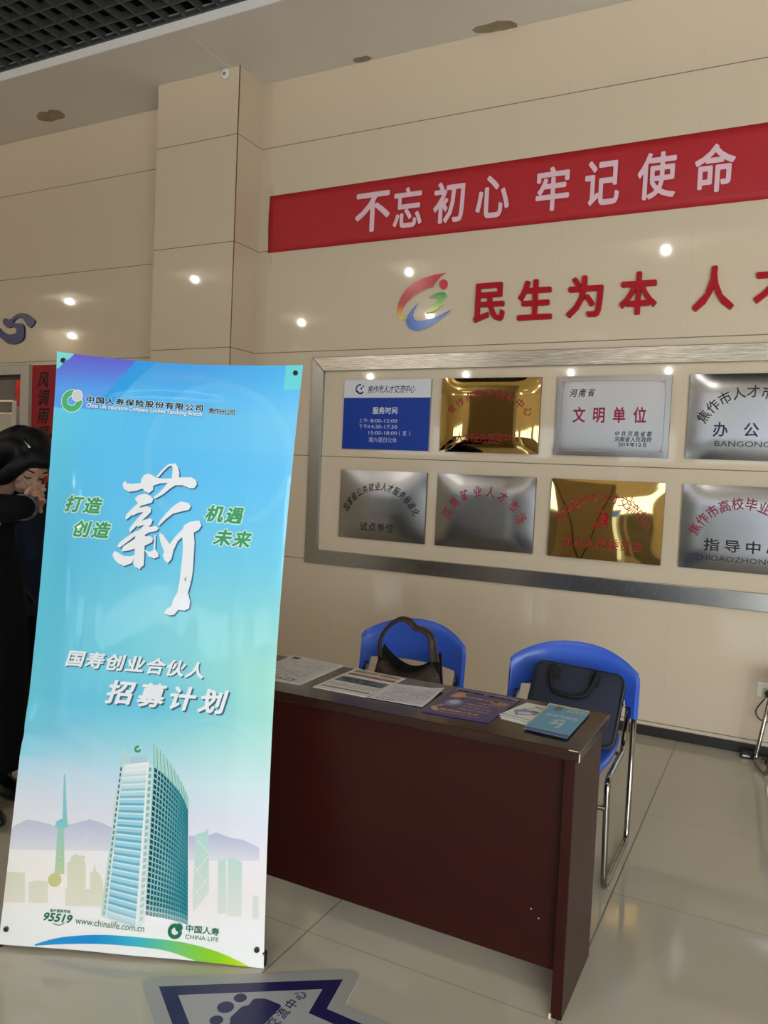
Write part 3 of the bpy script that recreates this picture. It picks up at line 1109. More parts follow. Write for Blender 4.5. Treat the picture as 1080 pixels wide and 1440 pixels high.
def curl(s, t):
    u, v = s / BW, t / BH
    e = max(0, abs(2 * u - 1) - .62) / .38
    mid = max(0, math.sin(math.pi * min(1, max(0, v)))) ** .6
    z = -(.030 if u < .5 else .010) * e ** 1.6 * mid
    if u < .5:
        lo = max(0, min(1, (v - .30) / .10))
        z = z * (.35 + .65 * lo)
        z -= .006 * math.exp(-((v - .335) / .012) ** 2) * max(0, 1 - u / .22)
    z += .010 * math.exp(-((v - .95 + .12 * (u - .5) ** 2) / .022) ** 2) * math.sin(math.pi * u)
    z += .004 * math.exp(-((v - .03) / .02) ** 2) * math.sin(math.pi * u)
    z += .0022 * math.sin(u * 13 + 1.2) * math.sin(v * 9.0 + u * 3)
    z += .0010 * math.sin(u * 46 + v * 3) * mid * (1 if u < .3 or u > .8 else .3)
    return z


def BS(s, t, l=0):
    if l > 0:
        v_, u_ = min(1, max(0, t / BH)), min(1, max(0, s / BW))
        s = min(edge_r(v_) - .0006, max(edge_l(v_) + .0006, s))
        t = min(edge_t(u_) - .0006, max(edge_b(u_) + .0006, t))
    return BLc + UX * s + UY * t + NN * (curl(s, t) + .0004 * l)


def bp(px, py):
    """measured image point -> banner plane coordinates"""
    d = ray(px, py)
    k = np.dot(BLc - EYE, NN) / np.dot(d, NN)
    q = EYE + d * k - BLc
    return (float(np.dot(q, UX)), float(np.dot(q, UY)))


def edge_l(v):
    return .020 * 4 * v * (1 - v) * BW * .4


def edge_r(v):
    return BW - .030 * 4 * v * (1 - v) * BW


def edge_t(u):
    return BH - .018 * 4 * u * (1 - u)


def edge_b(u):
    return .004 * 4 * u * (1 - u)


ST = [0, .03, .10, .16, .22, .28, .34, .40, .46, .55, .65, .80, .90, 1]
CL = [(244, 244, 246), (244, 242, 240), (244, 238, 228), (240, 236, 230), (224, 226, 232), (196, 220, 234), (120, 198, 226), (108, 198, 226), (100, 196, 224), (88, 190, 222), (84, 184, 222), (88, 192, 234), (92, 200, 238), (70, 160, 225)]
CC = [(244, 244, 246), (244, 243, 244), (242, 236, 232), (236, 232, 232), (216, 220, 232), (198, 222, 232), (150, 212, 220), (102, 194, 220), (122, 206, 220), (130, 208, 220), (104, 198, 230), (92, 190, 244), (86, 186, 240), (60, 150, 228)]
CR = [(244, 244, 246), (244, 243, 244), (240, 233, 228), (236, 231, 232), (222, 226, 236), (208, 230, 230), (186, 226, 216), (168, 222, 206), (166, 222, 202), (142, 212, 212), (112, 202, 226), (96, 190, 242), (110, 196, 242), (70, 175, 230)]


def to_lin(c):
    c = np.array(c) / 255.0
    c = np.where(c <= .04045, c / 12.92, ((c + .055) / 1.055) ** 2.4)
    return (float(c[0]), float(c[1]), float(c[2]), 1.0)


A1, A2, A3, A4, A5, A6 = bp(76, 530), bp(115, 499), bp(150, 588), bp(161.7, 553), bp(200, 510), bp(228, 511.7)


def side(p, a, b):
    return (b[0] - a[0]) * (p[1] - a[1]) - (b[1] - a[1]) * (p[0] - a[0])


arcC, arcR = bp(318, 640), abs(bp(318, 640)[1] - bp(318, 535)[1])
RING = (bp(300, 1085), abs(bp(300, 1085)[1] - bp(300, 1012)[1]))


def art(s, t):
    u, v = min(1, max(0, s / BW)), min(1, max(0, t / BH))
    a = [np.interp(v, ST, [c[k] for c in CL]) for k in range(3)]
    b = [np.interp(v, ST, [c[k] for c in CC]) for k in range(3)]
    c = [np.interp(v, ST, [c[k] for c in CR]) for k in range(3)]
    a, b, c = np.array(a), np.array(b), np.array(c)
    col = a + (b - a) * u * 2 if u < .5 else b + (c - b) * (u * 2 - 1)
    # pale cyan printed margin on the left, deeper blue on the right
    col = col + (np.array([110, 212, 226]) - col) * max(0, 1 - u / .16) * .5 * (v > .3)
    # world map wash
    col = col + (np.array([176, 214, 240]) - col) * .35 * max(0, math.sin(u * 21 + 3 * math.sin(v * 40)) * math.sin(v * 55 + 2)) * (.27 < v < .36) * (u < .45)
    # diagonal ribbons in the top left corner
    p = (s, t)
    if v > .9:
        if side(p, A1, A2) > 0:
            col = np.array([122, 218, 220])
        elif side(p, A4, A5) > 0:
            k = max(0, min(1, (v - .935) / .06))  # ribbon darkens toward the top, the bulge's reflection put into its colour
            col = np.array([98, 94, 205]) * k + np.array([84, 160, 238]) * (1 - k)
        elif side(p, A3, A6) > 0:
            col = np.array([34, 152, 228]) * .8 + col * .2
        elif u > .93 and v > .955:
            col = np.array([96, 206, 214])
    r = math.hypot(s - arcC[0], (t - arcC[1])) / arcR
    if v > .72 and .9 < r < 1.0:
        col = col + (np.array([160, 220, 250]) - col) * .16
    elif v > .72 and r < .9 and t > arcC[1] + .02:
        col = col + (np.array([140, 214, 250]) - col) * .10
    r = math.hypot(s - RING[0][0], t - RING[0][1]) / RING[1]
    if .93 < r < 1.02 and t > RING[0][1]:
        col = col + (np.array([120, 200, 214]) - col) * .2 * max(0, 1 - abs(u - .72) / .22)
    return to_lin(np.clip(col * np.array([1.03, 1.03, 1.05]), 0, 250))


xb = empty('x_banner_stand', (float(BLc[0] + BRc[0]) / 2, float(BLc[1] + BRc[1]) / 2, 0),
           'tall blue glossy recruitment banner on a leaning black X stand, in front of desk', 'banner stand')
nu, nv = 200, 400
vs, fs, cs, vc = [], [], [], []
for j in range(nv + 1):
    for i in range(nu + 1):
        u, v = i / nu, j / nv
        s = edge_l(v) + (edge_r(v) - edge_l(v)) * u
        t = edge_b(u) + (edge_t(u) - edge_b(u)) * v
        vs.append(tuple(BS(s, t)))
        vc.append(art(s, t))
for j in range(nv):
    for i in range(nu):
        a = j * (nu + 1) + i
        q = (a, a + 1, a + nu + 2, a + nu + 1)
        fs.append(q)
        cs += [vc[k] for k in q]
sheet = link('banner_sheet', vs, fs, M['vinyl'], xb, True)
ca = sheet.data.color_attributes.new('Col', 'FLOAT_COLOR', 'CORNER')
ca.data.foreach_set('color', np.array(cs, np.float32).ravel())
vb = [tuple(np.array(p) - NN * .0025) for p in vs]
bkm = link('banner_backing', vb, [q[::-1] for q in fs], M['vback'], xb, True)

# printed artwork
PR = CM(BS, .03)


def B(pts):
    return [bp(*p) for p in pts]


def z5(x, y):          # helper for shapes measured in the close view of the printed tower
    return bp(120 + x / 5.144, 1030 + y / 5.144)


def z5c(x, y):
    return bp(x / 2.7, 880 + y / 2.7)


def vgrad(t0, c0, t1, c1):
    def f(s, t):
        k = min(1, max(0, (t - t0) / (t1 - t0)))
        return to_lin([c0[i] + (c1[i] - c0[i]) * k for i in range(3)])
    return f


def T(y, x=180):
    return bp(x, y)[1]


# hills
PR.poly([z5c(*p) for p in [(40, 770), (110, 735), (170, 745), (230, 760), (300, 745), (345, 730), (400, 745), (450, 770), (450, 850), (40, 850)]], vgrad(T(1200), (226, 226, 236), T(1152), (190, 196, 222)), 1)
PR.poly([z5c(*p) for p in [(725, 785), (780, 790), (830, 772), (880, 790), (930, 800), (990, 830), (990, 880), (725, 880)]], vgrad(T(1205, 320), (226, 226, 236), T(1168, 320), (186, 192, 220)), 1)
# skyline
sky = vgrad(T(1290), (238, 232, 218), T(1180), (214, 218, 190))
sky2 = vgrad(T(1290), (240, 234, 224), T(1160, 320), (176, 218, 214))
skyT = vgrad(T(1270), (214, 214, 150), T(1140), (140, 204, 216))
for q in ([(20, 935), (98, 935), (98, 1050), (10, 1050)], [(112, 972), (150, 965), (185, 968), (185, 1050), (112, 1050)],
          [(258, 900), (272, 890), (276, 872), (290, 866), (292, 858), (298, 866), (330, 872), (324, 885), (330, 895), (327, 1050), (258, 1050)],
          [(346, 935), (360, 925), (364, 895), (370, 925), (385, 940), (395, 970), (395, 1050), (346, 1050)], [(250, 995), (400, 995), (400, 1060), (250, 1060)]):
    PR.poly([z5c(*p) for p in q], sky, 2)
PR.poly([z5c(*p) for p in [(244, 735), (253, 560), (258, 560), (262, 735), (268, 760), (250, 765), (248, 940), (212, 940), (226, 765), (215, 760), (222, 738)]], skyT, 3)
PR.disc(z5c(241, 750), .0145, vgrad(T(1170), (140, 206, 214), T(1145), (120, 196, 212)), 4)
PR.disc(z5c(212, 962), .020, sr(206, 206, 140), 4)
for k in range(5):
    PR.disc(z5c(236 - k * 2, 820 + k * 26), .0026, sr(196, 222, 190), 4)
for q in ([(752, 780), (792, 768), (800, 755), (800, 880), (798, 1000), (738, 1075), (735, 1030)], [(835, 880), (865, 868), (865, 1080), (830, 1080)], [(872, 868), (892, 865), (925, 885), (920, 1090), (868, 1090)], [(965, 1010), (985, 1015), (985, 1100), (962, 1100)]):
    PR.poly([z5c(*p) for p in q], sky2, 2)
for a, b in (((755, 800), (800, 850)), ((800, 860), (740, 930)), ((745, 900), (798, 980)), ((797, 940), (737, 1020)), ((740, 985), (795, 1050))):
    p, q = z5c(*a), z5c(*b)
    d = np.array([q[0] - p[0], q[1] - p[1]])
    d = np.array([-d[1], d[0]]) / np.linalg.norm(d) * .0011
    PR.poly([(p[0] - d[0], p[1] - d[1]), (q[0] - d[0], q[1] - d[1]), (q[0] + d[0], q[1] + d[1]), (p[0] + d[0], p[1] + d[1])], sr(236, 238, 226), 3)
# the glass tower: left strip, pale front, white corner, curved window wall, roof screens
LS = [(290, 235), (268, 235), (118, 1310), (150, 1330)]
PR.poly([z5(*p) for p in LS], sr(196, 226, 220), 3)
for k in range(26):
    f0, f1 = k / 26, (k + .62) / 26
    L_ = lambda a, b, f: (a[0] + (b[0] - a[0]) * f, a[1] + (b[1] - a[1]) * f)
    a, b = L_((286, 240), (146, 1325), f0), L_((286, 240), (146, 1325), f1)
    c, d = L_((276, 240), (132, 1320), f1), L_((276, 240), (132, 1320), f0)
    dk = max(.15, 1 - f0 * .85)
    PR.poly([z5(*a), z5(*b), z5(*c), z5(*d)], to_lin([40 + 150 * (1 - dk), 92 + 120 * (1 - dk), 104 + 106 * (1 - dk)]), 4)
FT, FB = ((300, 222), (470, 200)), ((158, 1335), (372, 1400))
NF = 22
for k in range(NF):
    for part, (g0, g1) in enumerate(((0, .42), (.42, .78), (.78, 1))):
        f0, f1 = (k + g0) / NF, (k + g1) / NF
        a, b = L_(FT[0], FB[0], f0), L_(FT[1], FB[1], f0)
        c, d = L_(FT[1], FB[1], f1), L_(FT[0], FB[0], f1)
        w = max(0, 1 - f0 * 4.2)
        base = [(160, 214, 232), (104, 184, 214), (222, 238, 240)][part]
        fade = max(0, (f0 - .88) / .12) * .8
        cc = [base[i] + (240 - base[i]) * max(w, fade) for i in range(3)]
        PR.poly([z5(*a), z5(*b), z5(*c), z5(*d)], to_lin(cc), 3)
PR.poly([z5(*p) for p in [(470, 200), (512, 225), (440, 1360), (372, 1400)]], vgrad(T(1290), (236, 240, 240), T(1070), (206, 232, 226)), 3)
PR.poly([z5(*p) for p in [(470, 195), (478, 200), (388, 1390), (368, 1400)]], sr(244, 246, 248), 4)
for k in range(24):
    f0, f1 = k / 24, (k + .6) / 24
    a, b = L_((500, 240), (425, 1355), f0), L_((500, 240), (425, 1355), f1)
    c, d = L_((480, 240), (398, 1365), f1), L_((480, 240), (398, 1365), f0)
    PR.poly([z5(*a), z5(*b), z5(*c), z5(*d)], to_lin([120 + 80 * f0, 180 + 40 * f0, 186 + 36 * f0]), 4)
topc = [(515, 225), (575, 268), (640, 335), (695, 400), (735, 470), (762, 545)]
botc = [(438, 1300), (500, 1312), (570, 1322), (640, 1338), (700, 1352), (747, 1372)]


def curve(c, f):
    x = f * (len(c) - 1)
    i = min(len(c) - 2, int(x))
    return L_(c[i], c[i + 1], x - i)


def RWp(fu, fv):
    a, b = curve(topc, fu), curve(botc, fu)
    sag = .05 * math.sin(math.pi * fv) * fu
    return z5(*L_(a, b, min(1, fv + sag * 0)))


def wallc(f, g, k):
    base = [(64, 150, 168), (26, 116, 134)][k]
    base = [base[0] + (14 - base[0]) * g * .6, base[1] + (112 - base[1]) * g * .6, base[2] + (130 - base[2]) * g * .6]
    fade = max(0, (f - .9) / .1) * .75
    return to_lin([base[i] + (226 - base[i]) * fade for i in range(3)])


NCx, NRy = 17, 27
for i in range(NCx):
    for j in range(NRy):
        u0, u1 = (i / NCx) ** .82, ((i + 1) / NCx) ** .82
        v0, v1 = j / NRy, (j + 1) / NRy
        fr_c = [(150, 208, 208), (40, 140, 152)]
        g = u0
        fade = max(0, (v0 - .88) / .12) * .75
        fc = [fr_c[0][k] + (fr_c[1][k] - fr_c[0][k]) * g for k in range(3)]
        fc = [c_ + (228 - c_) * fade for c_ in fc]
        PR.poly([RWp(u0, v0), RWp(u1, v0), RWp(u1, v1), RWp(u0, v1)], to_lin(fc), 3)
        d0, d1 = u0 + (u1 - u0) * .22, u1 - (u1 - u0) * .08
        e0, e1 = v0 + (v1 - v0) * .25, v1 - (v1 - v0) * .05
        dk = [(22, 62, 84), (12, 112, 130)]
        wc_ = [dk[0][k] + (dk[1][k] - dk[0][k]) * min(1, g * 1.5) for k in range(3)]
        wc_ = [c_ + (210 - c_) * fade for c_ in wc_]
        PR.poly([RWp(d0, e0), RWp(d1, e0), RWp(d1, e1), RWp(d0, e1)], to_lin(wc_), 4)
PR.poly([z5(*p) for p in [(520, 65), (580, 130), (650, 225), (720, 345), (762, 440), (762, 545), (735, 470), (695, 400), (640, 335), (575, 268), (515, 225)]], sr(176, 220, 214), 3)
for k in range(12):
    f = k / 11
    tp_ = curve([(520, 65), (580, 130), (650, 225), (720, 345), (762, 440)], f)
    bt_ = curve(topc, f)
    PR.poly([z5(tp_[0] - 2, tp_[1]), z5(tp_[0] + 2, tp_[1]), z5(bt_[0] + 2, bt_[1]), z5(bt_[0] - 2, bt_[1])], sr(96, 164, 164), 4)
PR.poly([z5(*p) for p in [(290, 100), (345, 160), (345, 205), (300, 222), (272, 232)]], sr(186, 222, 224), 3)
PR.poly([z5(*p) for p in [(345, 165), (440, 150), (470, 165), (470, 200), (345, 212)]], sr(178, 210, 226), 3)
c_ = z5(402, 108)
PR.ring(c_, .0045, .0105, math.radians(60), math.radians(355), sr(46, 150, 104), 5, 20)
PR.disc((c_[0] + .0065, c_[1] + .0055), .0042, sr(210, 216, 214), 5)
# bottom swoosh
up = [(140, 190), (250, 160), (420, 146), (600, 155), (750, 175), (900, 218), (1045, 290)]
dn = [(1000, 287), (850, 268), (760, 238), (680, 210), (600, 195), (450, 184), (300, 186), (140, 195)]
zq = lambda p: bp(p[0] / 2.842, 1260 + p[1] / 2.842)


def swc(s, t):
    st = [0.05, .28, .42, .54, .66, .77]
    cl = [(40, 160, 226), (18, 146, 222), (60, 186, 214), (124, 206, 120), (150, 214, 30), (222, 230, 20)]
    return to_lin([float(np.interp(s, st, [c[k] for c in cl])) for k in range(3)])


U2 = [tuple(p[:2]) for p in spline([(a, b, 0) for a, b in up], 5)]
D2 = [tuple(p[:2]) for p in spline([(a, b, 0) for a, b in dn], 5)]
PR.poly([zq(p) for p in U2 + D2], swc, 3)
PR.build('printed_picture', M['vinyl'], sheet)

# printed lettering
TX = CM(BS, .03)


def brow(s, p0, p1, hpx, wpx, col, lay, **k):
    a, b = bp(*p0), bp(*p1)
    m = ((p0[0] + p1[0]) / 2, (p0[1] + p1[1]) / 2)
    kx = abs(bp(m[0] + 5, m[1])[0] - bp(m[0] - 5, m[1])[0]) / 10
    ky = abs(bp(m[0], m[1] + 5)[1] - bp(m[0], m[1] - 5)[1]) / 10
    TX.row(s, a, b, wpx * kx, hpx * ky, col, lay=lay, **k)


def bword(s, p0, p1, hpx, col, lay, **k):
    a, b = bp(*p0), bp(*p1)
    m = ((p0[0] + p1[0]) / 2, (p0[1] + p1[1]) / 2)
    ky = abs(bp(m[0], m[1] + 5)[1] - bp(m[0], m[1] - 5)[1]) / 10
    TX.text(s, ((a[0] + b[0]) / 2, (a[1] + b[1]) / 2), math.dist(a, b), hpx * ky, col, lay, rot=math.atan2(b[1] - a[1], b[0] - a[0]), **k)


WHT, BLK, GRN, HALO = sr(238, 240, 246), sr(16, 24, 36), sr(70, 168, 112), sr(206, 238, 226)
c = bp(112, 563.5)
kx = abs(bp(117, 563)[0] - bp(107, 563)[0]) / 10
TX.ring(c, 6.0 * kx, 16.2 * kx, math.radians(78), math.radians(368), WHT, 5, 40)
TX.ring(c, 7.0 * kx, 15.2 * kx, math.radians(82), math.radians(364), sr(74, 184, 120), 6, 40)
TX.disc((c[0] + 7.4 * kx, c[1] + 7.4 * kx), 8.4 * kx, sr(236, 236, 240), 7)
TX.disc((c[0] + 7.6 * kx, c[1] + 7.2 * kx), 7.2 * kx, sr(214, 212, 222), 8)
for lay, colr, bd in ((5, sr(190, 226, 246), .11), (6, BLK, .03)):
    brow('中国人寿保险股份有限公司', (138.6, 562), (292, 571.2), 9.6, 12.6, colr, lay, bold=bd)
    brow('焦作分公司', (309, 575), (338.5, 577), 9, 8.6, colr, lay, bold=bd * .8 if lay == 5 else .02)
bword('China Life Insurance Company Limited Yancheng Branch', (133, 570.6), (295.6, 580.8), 5.6, sr(232, 240, 250), 6, bold=.03)
bword('China Life Insurance Company Limited Yancheng Branch', (133.3, 571), (295.9, 581.2), 5.6, sr(70, 110, 160), 5, bold=.05)
for s, p0, p1 in (('打造', (113, 708), (140, 710)), ('创造', (124, 743), (151.5, 744.5)), ('机遇', (312, 719), (339.5, 721)), ('未来', (323, 752.5), (350, 754.5))):
    brow(s, p0, p1, 24, 25, HALO, 5, shear=.25, bold=.10)
    brow(s, p0, p1, 24, 25, sr(60, 156, 104), 6, shear=.25, bold=.034)
for s, p0, p1, h, w in (('国寿创业合伙人', (113, 925), (282, 938.8), 24, 27), ('招募计划', (176, 971.5), (306, 982.2), 35, 38)):
    o = 1.6 if h < 30 else 2.2
    brow(s, (p0[0] + o, p0[1] + o), (p1[0] + o, p1[1] + o), h, w, sr(52, 104, 124), 5, shear=.25, bold=.03)
    brow(s, p0, p1, h, w, WHT, 6, shear=.25, bold=.031)
kq = lambda x, y, o: bp(165 + (x + o) / 6.264, 640 + (y + o) / 6.264)
STROKES = [
    [(105, 250), (118, 228), (135, 220), (145, 240), (200, 244), (270, 235), (275, 200), (300, 165), (340, 152), (375, 168), (410, 188), (470, 196), (545, 190), (550, 140), (555, 100), (540, 70), (575, 58), (600, 90), (612, 140), (608, 182), (720, 180), (755, 205), (765, 240), (740, 275), (700, 275), (640, 250), (575, 252), (530, 280), (470, 330), (400, 370), (378, 362), (420, 330), (470, 280), (505, 232), (440, 238), (380, 258), (378, 295), (340, 325), (305, 310), (285, 285), (230, 305), (160, 315), (118, 290)],
    [(405, 180), (460, 118), (505, 75), (545, 60), (550, 74), (512, 92), (470, 132), (425, 185)],
    [(213, 372), (250, 342), (310, 328), (352, 348), (378, 372), (368, 405), (325, 420), (270, 435), (195, 510), (135, 560), (125, 545), (140, 510), (190, 460), (240, 415), (228, 395)],
    [(180, 505), (250, 455), (320, 438), (358, 455), (355, 490), (310, 535), (255, 580), (210, 630), (170, 668), (160, 650), (175, 620), (225, 560), (290, 490), (240, 500), (190, 525)],
    [(215, 595), (290, 560), (350, 545), (370, 562), (355, 600), (330, 622), (400, 612), (422, 632), (405, 655), (340, 668), (300, 690), (215, 700), (150, 750), (75, 805), (52, 795), (70, 765), (130, 715), (200, 670), (250, 650), (300, 600), (235, 622)],
    [(90, 840), (105, 795), (160, 760), (220, 720), (300, 705), (350, 700), (372, 725), (362, 755), (300, 785), (220, 810), (150, 832)],
    [(215, 660), (295, 650), (302, 720), (295, 800), (290, 900), (285, 960), (262, 975), (250, 995), (205, 970), (190, 940), (205, 880), (210, 790)],
    [(8, 870), (30, 835), (60, 850), (110, 880), (180, 880), (215, 860), (200, 900), (180, 940), (110, 968), (60, 945), (25, 910)],
    [(290, 820), (340, 840), (390, 815), (415, 850), (420, 880), (380, 898), (330, 880), (312, 850)],
    [(385, 690), (396, 690), (390, 825), (374, 825)],
    [(413, 610), (440, 560), (490, 500), (560, 430), (620, 393), (690, 405), (708, 435), (690, 465), (620, 482), (550, 502), (490, 548), (430, 606)],
    [(430, 670), (465, 690), (520, 768), (570, 700), (630, 640), (650, 600), (700, 570), (780, 558), (800, 600), (775, 640), (730, 665), (736, 750), (725, 900), (718, 1000), (700, 1100), (672, 1190), (690, 1270), (680, 1330), (640, 1350), (585, 1345), (545, 1390), (500, 1395), (460, 1375), (475, 1345), (525, 1310), (540, 1260), (580, 1190), (600, 1100), (612, 1000), (625, 900), (635, 800), (630, 705), (590, 742), (552, 820), (532, 900), (500, 936), (470, 910), (455, 860), (470, 840), (440, 760), (428, 700)],
]
for st in STROKES:
    TX.poly([kq(a, b, 11) for a, b in st], sr(54, 104, 146), 5)
for st in STROKES:
    TX.poly([kq(a, b, 0) for a, b in st], WHT, 6)
for q in ([(690, 1085), (700, 1090), (692, 1110)], [(640, 1075), (662, 1050), (655, 1100)], [(560, 790), (615, 690), (600, 720)]):
    TX.poly([kq(a, b, 0) for a, b in q], sr(120, 160, 190), 7)
DG = sr(24, 112, 78)
bword('95519', (63, 1287), (102, 1291), 11, DG, 6, shear=.25, bold=.03)
brow('客户服务专线', (74, 1279), (97.5, 1280.5), 4.6, 4.6, DG, 6, bold=.03)
cc0 = bp(84, 1287)
kx2 = abs(bp(89, 1290)[0] - bp(79, 1290)[0]) / 10
TX.ring(cc0, 11.0 * kx2, 12.0 * kx2, math.radians(232), math.radians(318), DG, 6, 14)
bword('www.chinalife.com.cn', (107.4, 1292.2), (204.8, 1301.5), 9.2, DG, 6)
c = bp(247.5, 1305)
TX.ring(c, 4.8 * kx2, 10 * kx2, math.radians(85), math.radians(362), DG, 6, 30)
TX.disc((c[0] + 5.0 * kx2, c[1] + 5.2 * kx2), 5.4 * kx2, DG, 7)
brow('中国人寿', (268, 1301), (304, 1304.8), 11, 12, DG, 6, bold=.02)
bword('CHINA LIFE', (262, 1312), (308.5, 1316), 5.8, DG, 6)
TX.build('lettering', M['vinyl'], sheet)

# eyelets, rods, feet
HUB = BLc + UX * .40 + UY * .80 - NN * .09
MB().lathe((0, 0, 0), [(.0, 0)], 3)
for nm, (s, t) in (('tl', (.022, BH - .028)), ('tr', (BW - .022, BH - .028)), ('bl', (.020, .045)), ('br', (BW - .024, .05))):
    p = BS(s, t)
    eb = MB().tube([p - NN * .004, p + NN * .0025], .0085, 14)
    eo = eb.build('eyelet', M['chrome'], xb, True)
    hk = MB().tube([p - NN * .01, p + NN * .006, p + NN * .008], [.0058, .0058, .003], 10)
    hk.build('hook_tip', M['pole'], eo, True)
    end = BLc + UX * (s + (.02 if s > .4 else -.02) * (1 if t < .5 else 0)) + UY * (t if t > .5 else 0) - NN * .012
    if t < .5:
        end[2] = .008
    rod = spline([HUB, HUB + (end - HUB) * .5 - NN * .012, end], 6)
    ro = MB().tube(rod, [.0075 - .002 * k / (len(rod) - 1) for k in range(len(rod))], 10).build('stand_rod', M['pole'], xb, True)
    if t < .5:
        f0 = np.array(end)
        MB().tube([f0 + np.array([0, 0, -.006]), f0 + UY * .035], .0095, 10).build('rubber_foot', M['blackp'], ro, True)
        MB().tube([f0 + UY * .03, p - NN * .002], .004, 8).build('corner_cord', M['pole'], ro, True)
lf = np.array([-1.735, 2.01, .008])
MB().tube([HUB, lf], .008, 10).build('rear_leg', M['pole'], xb, True)
MB().tube([HUB - NN * .018, HUB + NN * .018], .03, 16).build('hub', M['blackp'], xb, True)

# ------------------------------------------------------------------ desk
DX0_, DX1_, DY0, DY1, DZT = -1.845, -.4385, 2.062, 2.466, .75
dk = empty('desk', ((DX0_ + DX1_) / 2, (DY0 + DY1) / 2, 0), 'dark red mahogany desk with a modesty panel behind the blue banner', 'desk')
bevel(MB().box(DX0_, DX1_, DY0, DY1, DZT - .030, DZT).build('desk_top', M['woodtop'], dk), .003)
for nm, xa, xb_ in (('r', DX1_ - .040, DX1_ - .009), ('l', DX0_ + .009, DX0_ + .040)):
    sp = bevel(MB().box(xa, xb_, DY0 + .002, DY1 - .066, .004, DZT - .030).build('side_panel', M['wood'], dk), .002)
    MB().box(xa + .002, xb_ - .002, DY0 + .008, DY0 + .03, 0, .006).build('foot_pad', M['blackp'], sp)
    MB().box(xa + .002, xb_ - .002, DY1 - .1, DY1 - .075, 0, .006).build('foot_pad', M['blackp'], sp)
fp = MB().box(DX0_ + .040, DX1_ - .040, DY0 + .034, DY0 + .05, .117, DZT - .030).build('front_panel', M['wood'], dk)
MB().box(DX1_ - .0022, DX1_ + .0006, DY0 - .0006, DY0 + .003, DZT - .029, DZT - .006).build('chipped_edge', M['chip'], dk)
MB().box(DX1_ - .03, DX1_ - .004, DY0 - .0005, DY0 + .002, DZT - .0016, DZT + .0002).build('chipped_edge', M['chip'], dk)
MB().box(DX1_ - .044, DX1_ - .037, DY0 - .001, DY0 + .006, 0, .016).build('chipped_foot', M['chip'], dk)
for px, py in ((747, 1278), (757.5, 1291.5), (707, 1049)):
    q = at(px, py, 1, DY0 + .034)
    MB().lathe((q[0], DY0 + .0342, q[2]), [(.0024, 0), (.002, -.0012), (.001, -.0016)], 8, 1).build('paint_speck', M['chip'], fp)

# papers on the desk


def sheet_obj(name, pxs, z, th, label, cat, group, draw, base, mat='paper', curlup=None):
    Q = [at(px, py, 2, z)[:2] for px, py in pxs]       # back-left, back-right, front-right, front-left

    def fm(u, v, l):
        p = (Q[3] * (1 - u) + Q[2] * u) * (1 - v) + (Q[0] * (1 - u) + Q[1] * u) * v
        k = curlup(u, v) if curlup else 0
        return (p[0], p[1], z + k + .0003 * l)
    cm = CM(fm, .12)
    cm.poly([(0, 0), (1, 0), (1, 1), (0, 1)], base, 0)
    draw(cm)
    n = 8
    for a, b in (((0, 0), (1, 0)), ((1, 0), (1, 1)), ((1, 1), (0, 1)), ((0, 1), (0, 0))):
        for k in range(n):
            p = (a[0] + (b[0] - a[0]) * k / n, a[1] + (b[1] - a[1]) * k / n)
            q = (a[0] + (b[0] - a[0]) * (k + 1) / n, a[1] + (b[1] - a[1]) * (k + 1) / n)
            P, R = fm(*p, 0), fm(*q, 0)
            b0 = len(cm.v)
            cm.v += [P, (P[0], P[1], P[2] - th), (R[0], R[1], R[2] - th), R]
            cm.f += [(b0, b0 + 1, b0 + 2), (b0, b0 + 2, b0 + 3)]
            cm.c += [base] * 6
    o = cm.build(name, M[mat])
    return tag(o, label, cat, group)


def lines(cm, u0, u1, v0, v1, n, col, seed, fill=.9, gap=.5):
    r = random.Random(seed)
    for k in range(n):
        va = v0 + (v1 - v0) * k / n
        vb_ = va + (v1 - v0) / n * gap
        u = u0
        while u < u1 - .02:
            w = r.uniform(.03, .12)
            if r.random() < fill:
                cm.poly([(u, va), (min(u1, u + w), va), (min(u1, u + w), vb_), (u, vb_)], col, 1)
            u += w + r.uniform(.008, .03)


GREY, PAP = sr(122, 120, 122), sr(232, 229, 227)


def d1(cm):
    lines(cm, .12, .9, .12, .85, 13, sr(176, 174, 176), 3, .6, .3)
    cm.poly([(.08, .86), (.22, .86), (.22, .94), (.08, .94)], sr(60, 58, 60), 2)
    lines(cm, .4, .85, .05, .15, 2, sr(90, 88, 92), 4, .9, .4)


def rect(cm, u0, u1, v0, v1, col, l=1):
    cm.poly([(u0, v0), (u1, v0), (u1, v1), (u0, v1)], col, l)


PQ1 = ((412.5, 921), (482, 935), (421, 961.5), (345, 949))
sheet_obj('paper_sheet', [(a + 1.5, b + 1.5) for a, b in PQ1], DZT + .0012, .001, 'lower white sheet of the pile at the banner side of the desk', 'paper', None, lambda c_: None, PAP)
sheet_obj('paper_sheet', PQ1, DZT + .0026, .001, 'white printed form on top of the pile nearest the blue banner', 'paper', None, d1, PAP)


def d2(cm):
    rect(cm, .06, .94, .86, .97, sr(156, 128, 92))
    rect(cm, .52, .55, .86, .97, PAP, 2)
    rect(cm, .06, .96, .71, .80, sr(176, 112, 92))
    lines(cm, .1, .9, .735, .78, 1, sr(220, 196, 184), 5, .9, .5)
    rect(cm, .06, .96, .40, .62, sr(74, 92, 94))
    lines(cm, .1, .9, .43, .60, 3, sr(196, 200, 200), 6, .75, .4)
    lines(cm, .06, .96, .22, .38, 3, sr(160, 158, 150), 7, .9, .4)
    rect(cm, .06, .96, .10, .15, sr(132, 132, 112))
    rect(cm, .06, .96, .82, .835, sr(150, 160, 140))


